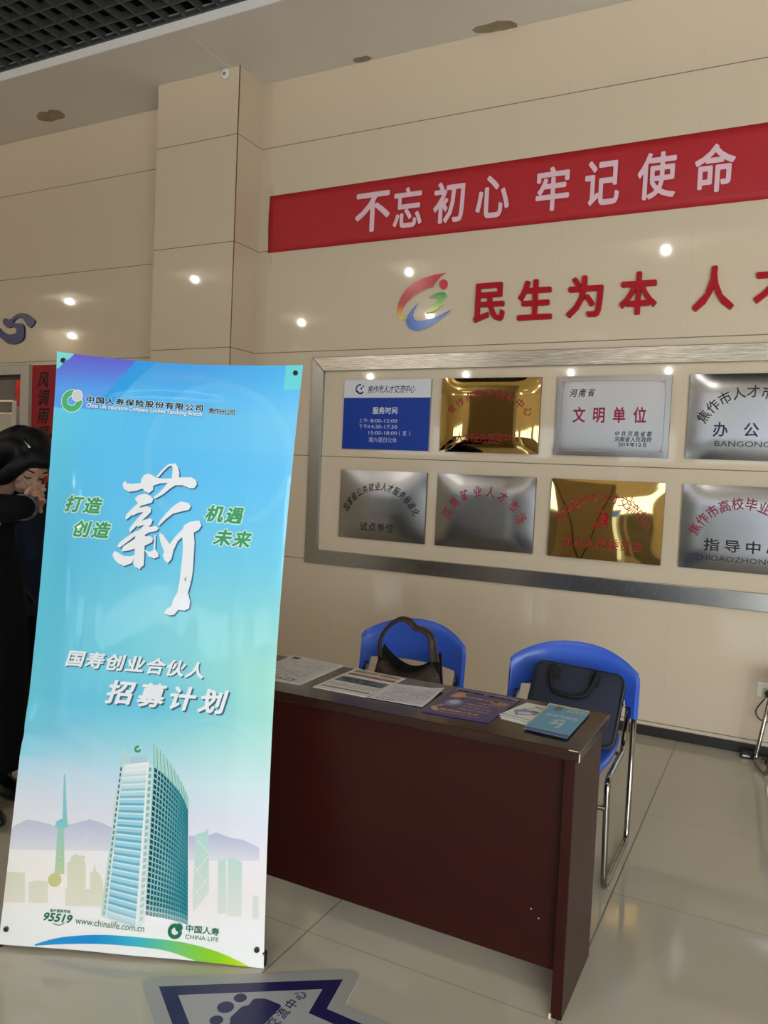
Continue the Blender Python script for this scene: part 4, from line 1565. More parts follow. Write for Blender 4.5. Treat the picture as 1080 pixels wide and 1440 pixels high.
sheet_obj('price_sheet', ((500, 940), (571, 954), (515, 980), (440, 965.5)), DZT + .0020, .0018, 'white sheet with brown, red and grey table bands, mid-left on the desk', 'paper', None, d2, sr(236, 233, 224), 'gloss')


def d3(cm):
    lines(cm, .10, .93, .10, .82, 11, sr(164, 162, 168), 9, .75, .28)
    for k in range(6):
        rect(cm, .08, .95, .16 + k * .12, .166 + k * .12, sr(160, 158, 160), 2)
    lines(cm, .12, .5, .04, .09, 1, sr(90, 90, 94), 10, .9, .6)


sheet_obj('form_sheet', ((555, 961), (625, 969.5), (594, 994), (517.5, 980.5)), DZT + .0032, .0010, 'plain white ruled form overlapping the sheet with coloured bands', 'paper', None, d3, sr(224, 222, 228), curlup=lambda u, v: .010 * max(0, u - .75) * 4 * max(0, v - .4))


def d4(cm):
    cm.poly([(0, .86), (1, .86), (1, 1), (0, 1)], sr(120, 112, 160), 1)
    lines(cm, .05, .97, .88, .97, 1, sr(160, 154, 190), 11, .9, .6)
    cm.poly([(.06, .62), (.2, .62), (.26, .7), (.22, .84), (.1, .82)], sr(206, 160, 96), 2)
    for v0, v1, cc_ in ((.69, .76, (176, 140, 110)), (.14, .19, (196, 160, 104)), (.06, .10, (150, 118, 90))):
        lines(cm, .12, .82, v0, v1, 1, sr(*cc_), int(v0 * 100), .95, .8)
    for k in range(4):
        lines(cm, .42, .90, .26 + k * .1, .30 + k * .1, 1, sr(170, 140, 150), 20 + k, .9, .9)
    rect(cm, .72, .95, .62, .75, sr(170, 128, 70))
    cm.disc((.24, .44), .13, sr(120, 126, 176), 2)
    cm.disc((.24, .46), .08, sr(190, 196, 220), 3)
    cm.poly([(.03, .16), (.12, .30), (.2, .34), (.1, .2), (.2, .1), (.12, .08)], sr(200, 170, 120), 2)


sheet_obj('purple_flyer', ((645, 967), (731, 984), (686, 1015), (593, 999)), DZT + .0040, .0038, 'glossy dark purple flyer with gold lines in the middle of the desk', 'flyer', None, d4, sr(70, 56, 116), 'gloss')


def d5(cm):
    lines(cm, .45, .92, .76, .90, 2, sr(70, 80, 96), 31, .95, .6)
    lines(cm, .35, .8, .66, .72, 1, sr(150, 158, 170), 32, .9, .6)
    cm.poly([(.12, .40), (.40, .16), (.88, .36), (.92, .60), (.55, .58), (.3, .62)], sr(130, 148, 196), 1)
    cm.poly([(.30, .36), (.44, .24), (.82, .38), (.62, .46)], sr(220, 226, 236), 2)
    cm.poly([(.60, .50), (.9, .50), (.92, .60), (.62, .58)], sr(70, 84, 110), 2)
    cm.poly([(0, .05), (1, .05), (1, .09), (0, .09)], sr(150, 156, 170), 1)


W1 = ((741, 988), (782, 996), (741, 1014), (702, 1004))
for k, (dx, dy) in enumerate(((2, 6), (0, 3), (0, 0))):
    sheet_obj('white_brochure', [(a + dx * (1 if j > 1 else .3), b + dy * (1 if j > 1 else .2)) for j, (a, b) in enumerate(W1)], DZT + .0012 + .0013 * k, .0010,
              ('lowest white brochure of the fanned pile beside the blue leaflet', 'middle white brochure of the fanned pile beside the blue leaflet', 'top white brochure with a pale building picture, left of the blue leaflet')[k],
              'brochure', 'white brochures on the desk', d5, sr(232, 234, 228), 'gloss')


def d6(cm):
    g0 = lambda u, v: to_lin([60 + 80 * v, 136 + 40 * v, 176 + 6 * v])
    cm.poly([(0, 0), (1, 0), (1, .08), (0, .08)], sr(70, 70, 140), 2)
    cm.poly([(.18, .82), (.36, .82), (.36, 1), (.2, 1)], sr(70, 116, 130), 2)
    lines(cm, .5, .95, .86, .97, 2, sr(214, 214, 190), 41, .9, .5)
    lines(cm, .12, .9, .60, .70, 2, sr(196, 224, 236), 42, .95, .5)
    for st in STROKES:
        cm.poly([(.36 + (a / 800) * .34, .56 - (b / 1400) * .34) for a, b in st], sr(226, 232, 240), 2)
    lines(cm, .1, .8, .12, .15, 1, sr(130, 180, 206), 43, .95, .9)


BLU = sr(90, 166, 206)
L1 = ((774, 991), (830, 1002), (797.5, 1038), (736, 1024))
sheet_obj('blue_leaflet', [(773, 988.5), (829, 1000), (797.5, 1034.5), (738, 1021)], DZT + .0053, .0050, 'lower leaflet with a cream edge, under the blue leaflet', 'leaflet', 'blue leaflets on the desk', lambda c_: None, sr(206, 206, 180), 'gloss')
sheet_obj('blue_leaflet', L1, DZT + .0064, .0010, 'top blue leaflet with white brush character, at the right end of the desk', 'leaflet', 'blue leaflets on the desk', d6, BLU, 'gloss')

# ------------------------------------------------------------------ chairs
CX, CY = -.745, 3.034


def make_chair(cx, cy):
    t = empty('blue_chair', (cx, cy, 0))
    HW = .258
    for s in (-1, 1):
        path = fillet([(cx + s * HW, cy + .236, .66), (cx + s * HW, cy + .228, .012), (cx + s * HW, cy - .228, .012), (cx + s * (HW - .010), cy - .216, .408),
                       (cx + s * (HW - .022), cy + .15, .404), (cx + s * (HW - .022), cy + .222, .56)], .05, 6)
        MB().tube(path, .0115, 12).build('side_frame', M['chrome'], t, True)
    MB().tube([(cx - HW + .006, cy - .221, .305), (cx + HW - .006, cy - .221, .305)], .0095, 10).build('cross_bar', M['chrome'], t, True)
    MB().tube([(cx - HW + .03, cy + .10, .404), (cx + HW - .03, cy + .10, .404)], .0095, 10).build('cross_bar', M['chrome'], t, True)
    # seat shell
    vs, fs = [], []
    nx, ny = 16, 14
    for i in range(nx + 1):
        for j in range(ny + 1):
            a, b = -1 + 2 * i / nx, j / ny
            hw = .215 + .012 * math.sin(math.pi * b)
            y_ = -.225 + .395 * b
            z_ = .440 - .016 * (1 - a * a) * math.sin(math.pi * min(1, b * 1.05)) - .035 * max(0, (.12 - b) / .12) ** 2 + .02 * max(0, (b - .88) / .12) ** 2
            vs.append((cx + a * hw, cy + y_, z_))
    for i in range(nx):
        for j in range(ny):
            q = i * (ny + 1) + j
            fs.append((q, q + ny + 1, q + ny + 2, q + 1))
    so = link('seat', vs, fs, M['plastic'], t, True)
    solidify(so, .016, -1)
    # backrest shell with sleeves
    cols = [-1, -.97, -.92, -.86, -.83, -.72, -.58, -.42, -.22, 0, .22, .42, .58, .72, .83, .86, .92, .97, 1]
    vs, fs = [], []
    nr = 8
    for a in cols:
        top = .778 - .082 * abs(a) ** 2.3 - (.016 if abs(a) > .985 else 0)
        bot = .520 if abs(a) > .845 else .580 + .006 * (1 - a * a)
        for k in range(nr + 1):
            z_ = bot + (top - bot) * k / nr
            y_ = .222 + .080 * (1 - abs(a) ** 2.4) + .10 * (z_ - .55)
            rim = .010 * max(0, (k / nr - .86) / .14) ** 2
            vs.append((cx + a * (HW + .012), cy + y_ - .012 + rim, z_))
    n = nr + 1
    for i in range(len(cols) - 1):
        for k in range(nr):
            q = i * n + k
            fs.append((q, q + n, q + n + 1, q + 1))
    bo = link('backrest', vs, fs, M['plastic'], t, True)
    solidify(bo, .022, 0)
    bevel(bo, .006, 3, 40)
    return t


def copy_thing(o, loc, rz=0):
    c = o.copy()
    COL.objects.link(c)
    c.location = loc
    c.rotation_euler = (0, 0, rz)
    for ch in o.children:
        d = ch.copy()
        COL.objects.link(d)
        d.parent = c
    return c


ch1 = make_chair(CX, CY)
GRP = 'blue plastic chairs with chromed tube legs'
tag(ch1, 'blue plastic chair holding the navy bag, at the right end of the desk', 'chair', GRP)
ch2 = copy_thing(ch1, (-1.511, 3.055, 0), math.radians(-2))
tag(ch2, 'blue plastic chair with the brown leather bag, behind the desk middle', 'chair', GRP)
st_ = empty('stool', (.19, 4.47, 0), 'chromed tube stool mostly cut off at the right edge, beside the wall socket', 'stool')
for side_, (ra, fa, rt, ft) in enumerate((((-.050, 4.61, .012), (.012, 4.40, .012), (.020, 4.59, .485), (.075, 4.42, .485)), ((.33, 4.70, .012), (.40, 4.49, .012), (.28, 4.64, .485), (.33, 4.49, .485)))):
    MB().tube(fillet([rt, ra, fa, ft], .045, 6), .0115, 12).build('side_frame', M['chrome'], st_, True)
MB().tube([(.02, 4.56, .30), (.30, 4.62, .30)], .009, 10).build('cross_bar', M['chrome'], st_, True)
MB().lathe((.185, 4.53, .475), [(.16, 0), (.185, .006), (.195, .020), (.19, .036), (.16, .044), (.05, .040)], 32).build('seat', M['plastic'], st_, True)

# navy laptop bag leaning on the right chair
ex = np.array([1, 0, -.040])
ex /= np.linalg.norm(ex)
ey = np.array([0, .15, .245])
ey = ey - ex * np.dot(ex, ey)
ey /= np.linalg.norm(ey)
en = np.cross(ex, ey)
b0 = np.array([-.702, 3.035, .452])
bw, bh, bd = .36, .292, .062
BG = lambda a, b, c: b0 + ex * a + ey * b + en * c


def rrect(w, h, r, n=5):
    out = []
    for cx_, cy_, a0 in ((w / 2 - r, h - r, 0), (-w / 2 + r, h - r, 90), (-w / 2 + r, r, 180), (w / 2 - r, r, 270)):
        for k in range(n + 1):
            t = math.radians(a0 + 90 * k / n)
            out.append((cx_ + r * math.cos(t), cy_ + r * math.sin(t)))
    return out


nb_ = empty('laptop_bag', tuple(b0), 'navy nylon laptop bag with two looped handles leaning on a blue chair', 'bag')
rr = rrect(bw, bh, .035)
layers = [(-bd / 2 - .006, .86), (-bd / 2, .97), (-bd / 4, 1.0), (bd / 4, 1.0), (bd / 2, .975), (bd / 2 + .008, .88), (bd / 2 + .011, .5)]
vs, fs = [], []
for c, sc0 in layers:
    for a, b in rr:
        vs.append(tuple(BG(a * sc0, bh / 2 + (b - bh / 2) * sc0, c)))
n = len(rr)
for l in range(len(layers) - 1):
    for k in range(n):
        fs.append((l * n + k, l * n + (k + 1) % n, (l + 1) * n + (k + 1) % n, (l + 1) * n + k))
fs.append(tuple(range(n))[::-1])
fs.append(tuple((len(layers) - 1) * n + k for k in range(n)))
link('bag_body', vs, fs, M['navy'], nb_, True)
for c in (bd / 2 - .002, -bd / 2 + .002):
    MB().tube([BG(a * .985, bh / 2 + (b - bh / 2) * .985, c) for a, b in rr] + [BG(rr[0][0] * .985, bh / 2 + (rr[0][1] - bh / 2) * .985, c)], .0042, 8).build('piping', M['blackweb'], nb_, True)
zp = MB().tube([BG(a, bh + .0005, 0) for a in np.linspace(-bw / 2 + .04, bw / 2 - .04, 12)], .006, 8, flat=(1, .5))
zp.build('zip', M['blackweb'], nb_, True)
for off, sgn in ((bd / 2 + .010, 1), (-bd / 2 - .008, -1)):
    drop = .075 if sgn > 0 else .05
    hp = spline([BG(-.090, bh - .055, off), BG(-.098, bh - .020, off + .006 * sgn), BG(-.104, bh - .045, off + .022 * sgn), BG(-.085, bh - .045 - drop, off + .022 * sgn), BG(-.02, bh - .062 - drop, off + .022 * sgn),
                 BG(.05, bh - .045 - drop, off + .020 * sgn), BG(.078, bh - .04, off + .02 * sgn), BG(.074, bh - .018, off + .006 * sgn), BG(.066, bh - .055, off)], 6)
    MB().tube(hp, .0115, 8, flat=(1.0, .55)).build('handle', M['blackweb'], nb_, True)
for a in (-.090, .068):
    MB().frustum([BG(a - .022, bh - .075, bd / 2 + .004), BG(a + .022, bh - .075, bd / 2 + .004), BG(a + .022, bh - .022, bd / 2 + .004), BG(a - .022, bh - .022, bd / 2 + .004)],
                 [BG(a - .020, bh - .073, bd / 2 + .013), BG(a + .020, bh - .073, bd / 2 + .013), BG(a + .020, bh - .024, bd / 2 + .013), BG(a - .020, bh - .024, bd / 2 + .013)]).build('handle_tab', M['blackweb'], nb_)
MB().tube([BG(bw / 2 - .002, bh - .10, -.01), BG(bw / 2 + .012, bh - .112, -.01)], .005, 8).build('strap_ring', M['chrome'], nb_, True)

# brown leather bag hung over the left chair
hb_ = empty('leather_bag', (-1.445, 3.11, .447), 'dark brown leather shoulder bag with tall strap on a blue chair', 'bag')
vs, fs = [], []
nx, nj = 26, 18
for i in range(nx + 1):
    a = -1 + 2 * i / nx
    zt = .590 + .085 * abs(a) ** 2.0
    hw_b, hw_t = .185, .142
    dd = .052 * (1 - .72 * a * a)
    for j in range(nj + 1):
        tt = j / nj
        ang = math.pi * tt
        # U section: front lip -> bottom -> back lip
        y_ = -math.cos(ang) * dd
        k = math.sin(ang) ** .55
        z_ = zt + (.449 + .006 * abs(a) - zt) * k
        xw = hw_t + (hw_b - hw_t) * k
        fold = .004 * math.sin(a * 14 + 3 * k) * (1 - abs(2 * tt - 1))
        vs.append((-1.445 + a * xw, 3.11 + y_ + fold + (z_ - .45) * .18, z_ + .012 * (tt > .5) * (1 - k)))
for i in range(nx):
    for j in range(nj):
        q = i * (nj + 1) + j
        fs.append((q, q + nj + 1, q + nj + 2, q + 1))
bb_ = link('bag_body', vs, fs, M['leather'], hb_, True)
solidify(bb_, .004, 1)
lining = [(p[0] * .985 + -1.445 * .015, 3.11 + (p[1] - 3.11) * .80 + .002, p[2] - .002 + .006) for p in vs]
link('lining', lining, [q[::-1] for q in fs], M['lining'], hb_, True)
sp1 = [at(px, py, 1, yy) for px, py, yy in ((535, 925, 3.10), (534, 905, 3.12), (540, 889, 3.13), (551, 877, 3.14), (563, 870.5, 3.14), (575, 873, 3.14), (584, 882, 3.14), (597, 887, 3.135), (606, 896, 3.13), (609, 912, 3.12), (611, 932, 3.10))]
sp2 = spline(sp1, 6)
MB().tube(sp2, [.0165 + .007 * abs(2 * k / (len(sp2) - 1) - 1) ** 3 for k in range(len(sp2))], 10, flat=(.42, 1)).build('strap', M['leather'], hb_, True)

# ------------------------------------------------------------------ floor sticker
SY = 1.62


def inset(pts, d):
    n = len(pts)
    out = []
    for i in range(n):
        a, b, c = np.array(pts[i - 1]), np.array(pts[i]), np.array(pts[(i + 1) % n])
        e1, e2 = (b - a) / np.linalg.norm(b - a), (c - b) / np.linalg.norm(c - b)
        n1, n2 = np.array([-e1[1], e1[0]]), np.array([-e2[1], e2[0]])
        m = n1 + n2
        m /= np.dot(m, n1)
        out.append(tuple(b + m * d))
    return out


def roundp(pts, r, n=4, which=None):
    out = []
    m = len(pts)
    for i in range(m):
        a, b, c = np.array(pts[i - 1]), np.array(pts[i]), np.array(pts[(i + 1) % m])
        if which is not None and i not in which:
            out.append(tuple(b))
            continue
        u, w = (a - b) / np.linalg.norm(a - b), (c - b) / np.linalg.norm(c - b)
        for k in range(n + 1):
            t = k / n
            out.append(tuple((1 - t) ** 2 * (b + u * r) + 2 * t * (1 - t) * b + t * t * (b + w * r)))
    return out


# local frame: right = +y, up = -x, so counter-clockwise here
loc = [(0, 1.545), (-.365, 1.015), (-.205, .985), (-.195, .38), (.195, .38), (.205, .985), (.365, 1.015)]
stf = CM(lambda a, b, l: (-b, SY + a, .0016 + .0003 * l), .1)
navy = sr(34, 34, 84)
stf.poly(roundp(loc, .055, 5, (0, 1, 6, 3, 4)), sr(168, 167, 166), 0)
i1, i2 = inset(loc, .042), inset(loc, .082)
stf.poly(i1, navy, 1)
stf.poly(i2, sr(172, 172, 176), 2)
for a, b, r in ((.078, 1.247, .018), (.028, 1.258, .023), (-.024, 1.247, .018)):
    stf.disc((a, b), r, navy, 3)
stf.poly(roundp([(-.075, 1.13), (.112, 1.13), (.112, 1.185), (.095, 1.215), (.062, 1.208), (.058, 1.222), (-.004, 1.222), (-.01, 1.208), (-.055, 1.212), (-.075, 1.19)], .012), navy, 3)
for i, chx in enumerate('焦作市人才交流中心'):
    stf.text(chx, (-.168 + i * .0425, 1.113 - .03 * 0), .036, .040, navy, 3, shear=.1, bold=.012)
st_o = stf.build('floor_sticker', M['sticker'])
edge_pts = [(-b, SY + a, .0016) for a, b in roundp(loc, .055, 5, (0, 1, 6, 3, 4))]
sdv = MB()
for k in range(len(edge_pts)):
    a, b = edge_pts[k], edge_pts[(k + 1) % len(edge_pts)]
    sdv.add([a, b, (b[0], b[1], 0), (a[0], a[1], 0)], [(0, 1, 2, 3)])
sdv.build('film_edge', M['whitep'], st_o)
tag(st_o, 'grey arrow-shaped floor sticker with a navy border and people symbol', 'floor sticker')

# ------------------------------------------------------------------ socket, cable, adapter
so = MB().box(-.066, .020, WALL_Y - .009, WALL_Y, .330, .416).build('wall_socket', M['sock'])
bevel(so, .003)
tag(so, 'ivory wall socket low on the tiled wall at the right edge', 'socket')
MB().box(-.060, .014, WALL_Y - .0105, WALL_Y - .009, .402, .411).build('socket_strip', M['whitep'], so)
hl = MB()
for dx, dz in ((-.03, .375), (-.016, .375), (-.023, .355)):
    hl.box(dx - .002, dx + .002, WALL_Y - .0096, WALL_Y - .008, dz - .006, dz + .006)
hl.build('socket_slot', M['blackp'], so)
cb = empty('power_cable', (.0, WALL_Y - .03, .3), 'black power cable looping from the wall socket behind the chair leg', 'cable')
pb = MB().box(-.022, .012, WALL_Y - .045, WALL_Y - .0095, .335, .372).build('plug', M['blackp'], cb)
bevel(pb, .006)
cpts = [at(a, b, 1, WALL_Y - .05) for a, b in ((1076, 982), (1069, 990), (1064, 997), (1063, 1003), (1067, 1010), (1075, 1015), (1090, 1019))] + [np.array([.09, 4.66, .12]), np.array([.06, 4.66, .02]), np.array([-.02, 4.68, .008])]
MB().tube(spline(cpts, 6), .0036, 8).build('cord', M['blackp'], cb, True)
ad = MB().box(-.125, -.040, 4.655, 4.715, 0, .034).build('power_adapter', M['blackp'])
bevel(ad, .006)
tag(ad, 'black power adapter on the floor against the dark skirting', 'power adapter')
MB().box(-.112, -.075, 4.6535, 4.655, .010, .020).build('white_label', M['whitep'], ad)
ad2 = MB().box(.0, .10, 4.60, 4.67, 0, .03).build('power_adapter', M['blackp'])
bevel(ad2, .008)
tag(ad2, 'second black adapter, beside the chair leg at the photo edge', 'power adapter')

# ------------------------------------------------------------------ people


def evaluated(me, mods):
    o = bpy.data.objects.new('tmp', me)
    COL.objects.link(o)
    mods(o)
    e = o.evaluated_get(bpy.context.evaluated_depsgraph_get())
    m = e.to_mesh()
    v = [tuple(q.co) for q in m.vertices]
    f = [tuple(p.vertices) for p in m.polygons]
    e.to_mesh_clear()
    bpy.data.objects.remove(o)
    bpy.data.meshes.remove(me)
    return v, f


def skin(joints, edges, root, sub=2):
    keys = list(joints)
    me = bpy.data.meshes.new('sk')
    me.from_pydata([tuple(joints[k][0]) for k in keys], [(keys.index(a), keys.index(b)) for a, b in edges], [])

    def mods(o):
        m = o.modifiers.new('s', 'SKIN')
        m.use_smooth_shade = True
        lay = me.skin_vertices[0].data
        for i, k in enumerate(keys):
            r = joints[k][1]
            lay[i].radius = (r, r) if not isinstance(r, tuple) else r
            lay[i].use_root = (k == root)
        s = o.modifiers.new('u', 'SUBSURF')
        s.levels = s.render_levels = sub
    return evaluated(me, mods)


def fuse(parts, voxel, smooth=2):
    v, f = [], []
    for pv, pf in parts:
        b = len(v)
        v += [tuple(map(float, p)) for p in pv]
        f += [tuple(i + b for i in q) for q in pf]
    me = bpy.data.meshes.new('fz')
    me.from_pydata(v, [], f)

    def mods(o):
        m = o.modifiers.new('r', 'REMESH')
        m.mode = 'VOXEL'
        m.voxel_size = voxel
        s = o.modifiers.new('sm', 'SMOOTH')
        s.iterations = smooth
        s.factor = .5
    return evaluated(me, mods)


def biggest(v, f):
    p = list(range(len(v)))

    def find(i):
        while p[i] != i:
            p[i] = p[p[i]]
            i = p[i]
        return i
    for q in f:
        a = find(q[0])
        for i in q[1:]:
            p[find(i)] = a
    cnt = {}
    for q in f:
        r = find(q[0])
        cnt[r] = cnt.get(r, 0) + 1
    best = max(cnt, key=cnt.get)
    keep = [q for q in f if find(q[0]) == best]
    ids = sorted({i for q in keep for i in q})
    mp = {o: k for k, o in enumerate(ids)}
    return [v[i] for i in ids], [tuple(mp[i] for i in q) for q in keep]


def ell(c, ax, rad, n=20, m=14, f=None):
    vs, fs = [], []
    for j in range(m + 1):
        th = math.pi * j / m
        for i in range(n):
            ph = 2 * math.pi * i / n
            d = np.array([math.sin(th) * math.cos(ph), math.sin(th) * math.sin(ph), math.cos(th)])
            k = f(d) if f else 1
            vs.append(np.array(c) + (ax[0] * d[0] * rad[0] + ax[1] * d[1] * rad[1] + ax[2] * d[2] * rad[2]) * k)
    for j in range(m):
        for i in range(n):
            a, b = j * n + i, j * n + (i + 1) % n
            fs.append((a, b, b + n, a + n))
    return vs, fs


def loft(rings, n=24):
    """rings: (centre, rx, ry) horizontal ellipses"""
    vs, fs = [], []
    for c, rx, ry in rings:
        for k in range(n):
            a = 2 * math.pi * k / n
            vs.append((c[0] + rx * math.cos(a), c[1] + ry * math.sin(a), c[2]))
    for j in range(len(rings) - 1):
        for k in range(n):
            a, b = j * n + k, j * n + (k + 1) % n
            fs.append((a, b, b + n, a + n))
    fs.append(tuple(range(n))[::-1])
    fs.append(tuple((len(rings) - 1) * n + k for k in range(n)))
    return vs, fs


def head_part(c, fwd, up):
    """skull, face, nose, brow, lips, ears; local axes: x = face forward, y = left, z = up"""
    fwd = np.array(fwd, float)
    fwd /= np.linalg.norm(fwd)
    up = np.array(up, float)
    up -= fwd * np.dot(up, fwd)
    up /= np.linalg.norm(up)
    lf_ = np.cross(up, fwd)
    ax = (fwd, lf_, up)
    P = lambda a, b, d: np.array(c) + fwd * a + lf_ * b + up * d

    def jaw(d):
        k = 1.0
        if d[2] < 0:
            k *= 1 - .16 * (-d[2]) * abs(d[1]) - (.20 * -d[2] if d[0] < 0 else 0)
        return k
    parts = [ell(c, ax, (.092, .074, .112), 24, 18, jaw)]
    parts.append(ell(P(.062, 0, -.062), ax, (.030, .040, .040), 14, 10))
    parts.append(ell(P(.060, 0, -.095), ax, (.026, .024, .016), 12, 8))
    nz = MB().tube([P(.088, 0, .012), P(.102, 0, -.012), P(.112, 0, -.030)], [.008, .010, .012], 10)
    parts.append((nz.v, nz.f))
    for s in (-1, 1):
        parts.append(ell(P(.096, .011 * s, -.032), ax, (.010, .008, .007), 10, 8))
        parts.append(ell(P(.080, .030 * s, .024), ax, (.014, .022, .007), 10, 8))
        parts.append(ell(P(.076, .031 * s, .003), ax, (.012, .015, .010), 10, 8))
        parts.append(ell(P(-.006, .074 * s, -.008), ax, (.018, .008, .030), 10, 8))
        parts.append(ell(P(.060, .040 * s, -.030), ax, (.022, .022, .024), 10, 8))
    parts.append(ell(P(.092, 0, -.056), ax, (.009, .022, .006), 10, 8))
    parts.append(ell(P(.090, 0, -.066), ax, (.009, .019, .006), 10, 8))
    return parts, P, ax


def hand_part(w, d, nrm, side_, J, E, tagk, bend=.9):
    """wrist point, pointing direction, palm normal; adds palm and five fingers to joints J / edges E"""
    w, d, nrm = np.array(w, float), np.array(d, float), np.array(nrm, float)
    d /= np.linalg.norm(d)
    nrm -= d * np.dot(nrm, d)
    nrm /= np.linalg.norm(nrm)
    sd = np.cross(d, nrm) * side_
    pal = w + d * .045
    J[tagk + 'palm'] = (pal, (.026, .015))
    E.append((tagk + 'wr', tagk + 'palm'))
    for i, (o, L) in enumerate(((-.028, .062), (-.010, .074), (.009, .070), (.027, .056))):
        p0 = w + d * .085 + sd * o
        q = d
        J[tagk + 'f%da' % i] = (p0, .0095)
        E.append((tagk + 'palm', tagk + 'f%da' % i))
        prev, p = tagk + 'f%da' % i, p0
        for k in range(3):
            an = bend * (k + .6) * .55
            q = d * math.cos(an) + nrm * math.sin(an)
            p = p + q * L * (.42, .33, .25)[k]
            nm = tagk + 'f%d%d' % (i, k)
            J[nm] = (p, (.0085, .008, .0068)[k])
            E.append((prev, nm))
            prev = nm
    p = w + d * .022 - sd * .028
    J[tagk + 't0'] = (p, .011)
    E.append((tagk + 'palm', tagk + 't0'))
    p2 = p + (d * .7 - sd * .55 + nrm * .3) * .034
    J[tagk + 't1'] = (p2, .0095)
    E.append((tagk + 't0', tagk + 't1'))
    p3 = p2 + (d * .85 + nrm * .35) * .028
    J[tagk + 't2'] = (p3, .008)
    E.append((tagk + 't1', tagk + 't2'))


def person(pre, A, label):
    """A: dict of joint positions and options"""
    J, E = {}, []
    put = lambda k, p, r: J.__setitem__(k, (np.array(p, float), r))
    put('pelvis', A['pelvis'], .10)
    put('waist', A['waist'], .085)
    put('chest', A['chest'], .085)
    put('neck', A['neck'], .052)
    put('skull', A['head'], .05)
    E += [('pelvis', 'waist'), ('waist', 'chest'), ('chest', 'neck'), ('neck', 'skull')]
    for s, k in (('R', 0), ('L', 1)):
        sh, el, wr = A['arms'][k]
        put(s + 'sh', sh, .045)
        put(s + 'el', el, .034)
        put(s + 'wr', wr, .026)
        E += [('chest', s + 'sh'), (s + 'sh', s + 'el'), (s + 'el', s + 'wr')]
        hd, hn = A['hands'][k]
        hand_part(wr, hd, hn, 1 if s == 'R' else -1, J, E, s)
        hp, kn, an, toe = A['legs'][k]
        put(s + 'hp', hp, .075)
        put(s + 'kn', kn, .050)
        put(s + 'an', an, .034)
        put(s + 'toe', toe, .018)
        E += [('pelvis', s + 'hp'), (s + 'hp', s + 'kn'), (s + 'kn', s + 'an'), (s + 'an', s + 'toe')]
    body = skin(J, E, 'pelvis', 2)
    hp_, P, ax = head_part(A['head'], A['face'], A['crown'])
    v, f = biggest(*fuse([body] + hp_, .0048, 2))
    root = empty('person', (A['pelvis'][0], A['pelvis'][1], 0), label, 'person')
    link('body', v, f, M['skin'], root, True)
    # face details
    for s in (-1, 1):
        eb = MB().tube([P(.087, .018 * s, .030), P(.086, .032 * s, .035), P(.075, .046 * s, .031)], [.003, .0035, .002], 8)
        eb.build('eyebrow', M['lash'], root, True)
        ey_ = MB().tube([P(.0905, .017 * s, .003), P(.0905, .030 * s, -.002), P(.082, .044 * s, .001)], [.002, .0032, .0018], 8)
        ey_.build('eyelid', M['lash'], root, True)
    hv, hf = fuse(A['hair'](P, ax), .008, 3)
    link('hair', hv, hf, M['hair'], root, True)
    for nm, parts, mt, vox in A['clothes']:
        cv_, cf_ = fuse(parts, vox, 4)
        link(nm, cv_, cf_, M[mt], root, True)
    return root, P


def tb(path, rs, n=6, seg=14):
    p = spline(path, n)
    k = len(p) - 1
    r = [float(np.interp(i / k * (len(rs) - 1), range(len(rs)), rs)) for i in range(k + 1)]
    m = MB().tube(p, r, seg)
    return m.v, m.f


Jp = lambda px, py, Y: at(px, py, 1, Y)
Yp = 2.10
hd1 = Jp(38, 648, Yp)
shR, shL = np.array([-2.99, 1.93, 1.235]), np.array([-2.99, 2.27, 1.245])
elR, wrR = Jp(22, 714, 1.95), Jp(36, 713, 2.02)
elL, wrL = Jp(28, 712, 2.20), Jp(49, 712, 2.15)


def hair1(P, ax):
    out = [ell(P(-.020, 0, .022), ax, (.104, .088, .112), 22, 16)]
    out.append(ell(P(.050, 0, .085), ax, (.050, .070, .034), 16, 10))
    for s, y0 in ((-1, -.080), (1, .080)):
        a = P(-.03, y0, .03)
        if s < 0:
            out.append(tb([P(.060, y0 * .70, .075), P(.062, y0 * .98, .03), P(.052, y0 * 1.08, -.05), P(.02, y0 * 1.2, -.12)], [.026, .032, .032, .016]))
        out.append(tb([P(.02, y0 * .8, .07), a, P(-.05, y0 * 1.1, -.06), a * .3 + np.array([-2.87, Yp + y0 * 1.6, 1.30]) * .7, np.array([-2.95, Yp + y0 * 2.0, 1.22])], [.03, .042, .050, .055, .03]))
    out.append(tb([P(-.07, 0, .04), P(-.10, 0, -.06), np.array([-2.89, Yp, 1.37]), np.array([-2.98, Yp, 1.26])], [.07, .085, .08, .05]))
    return out


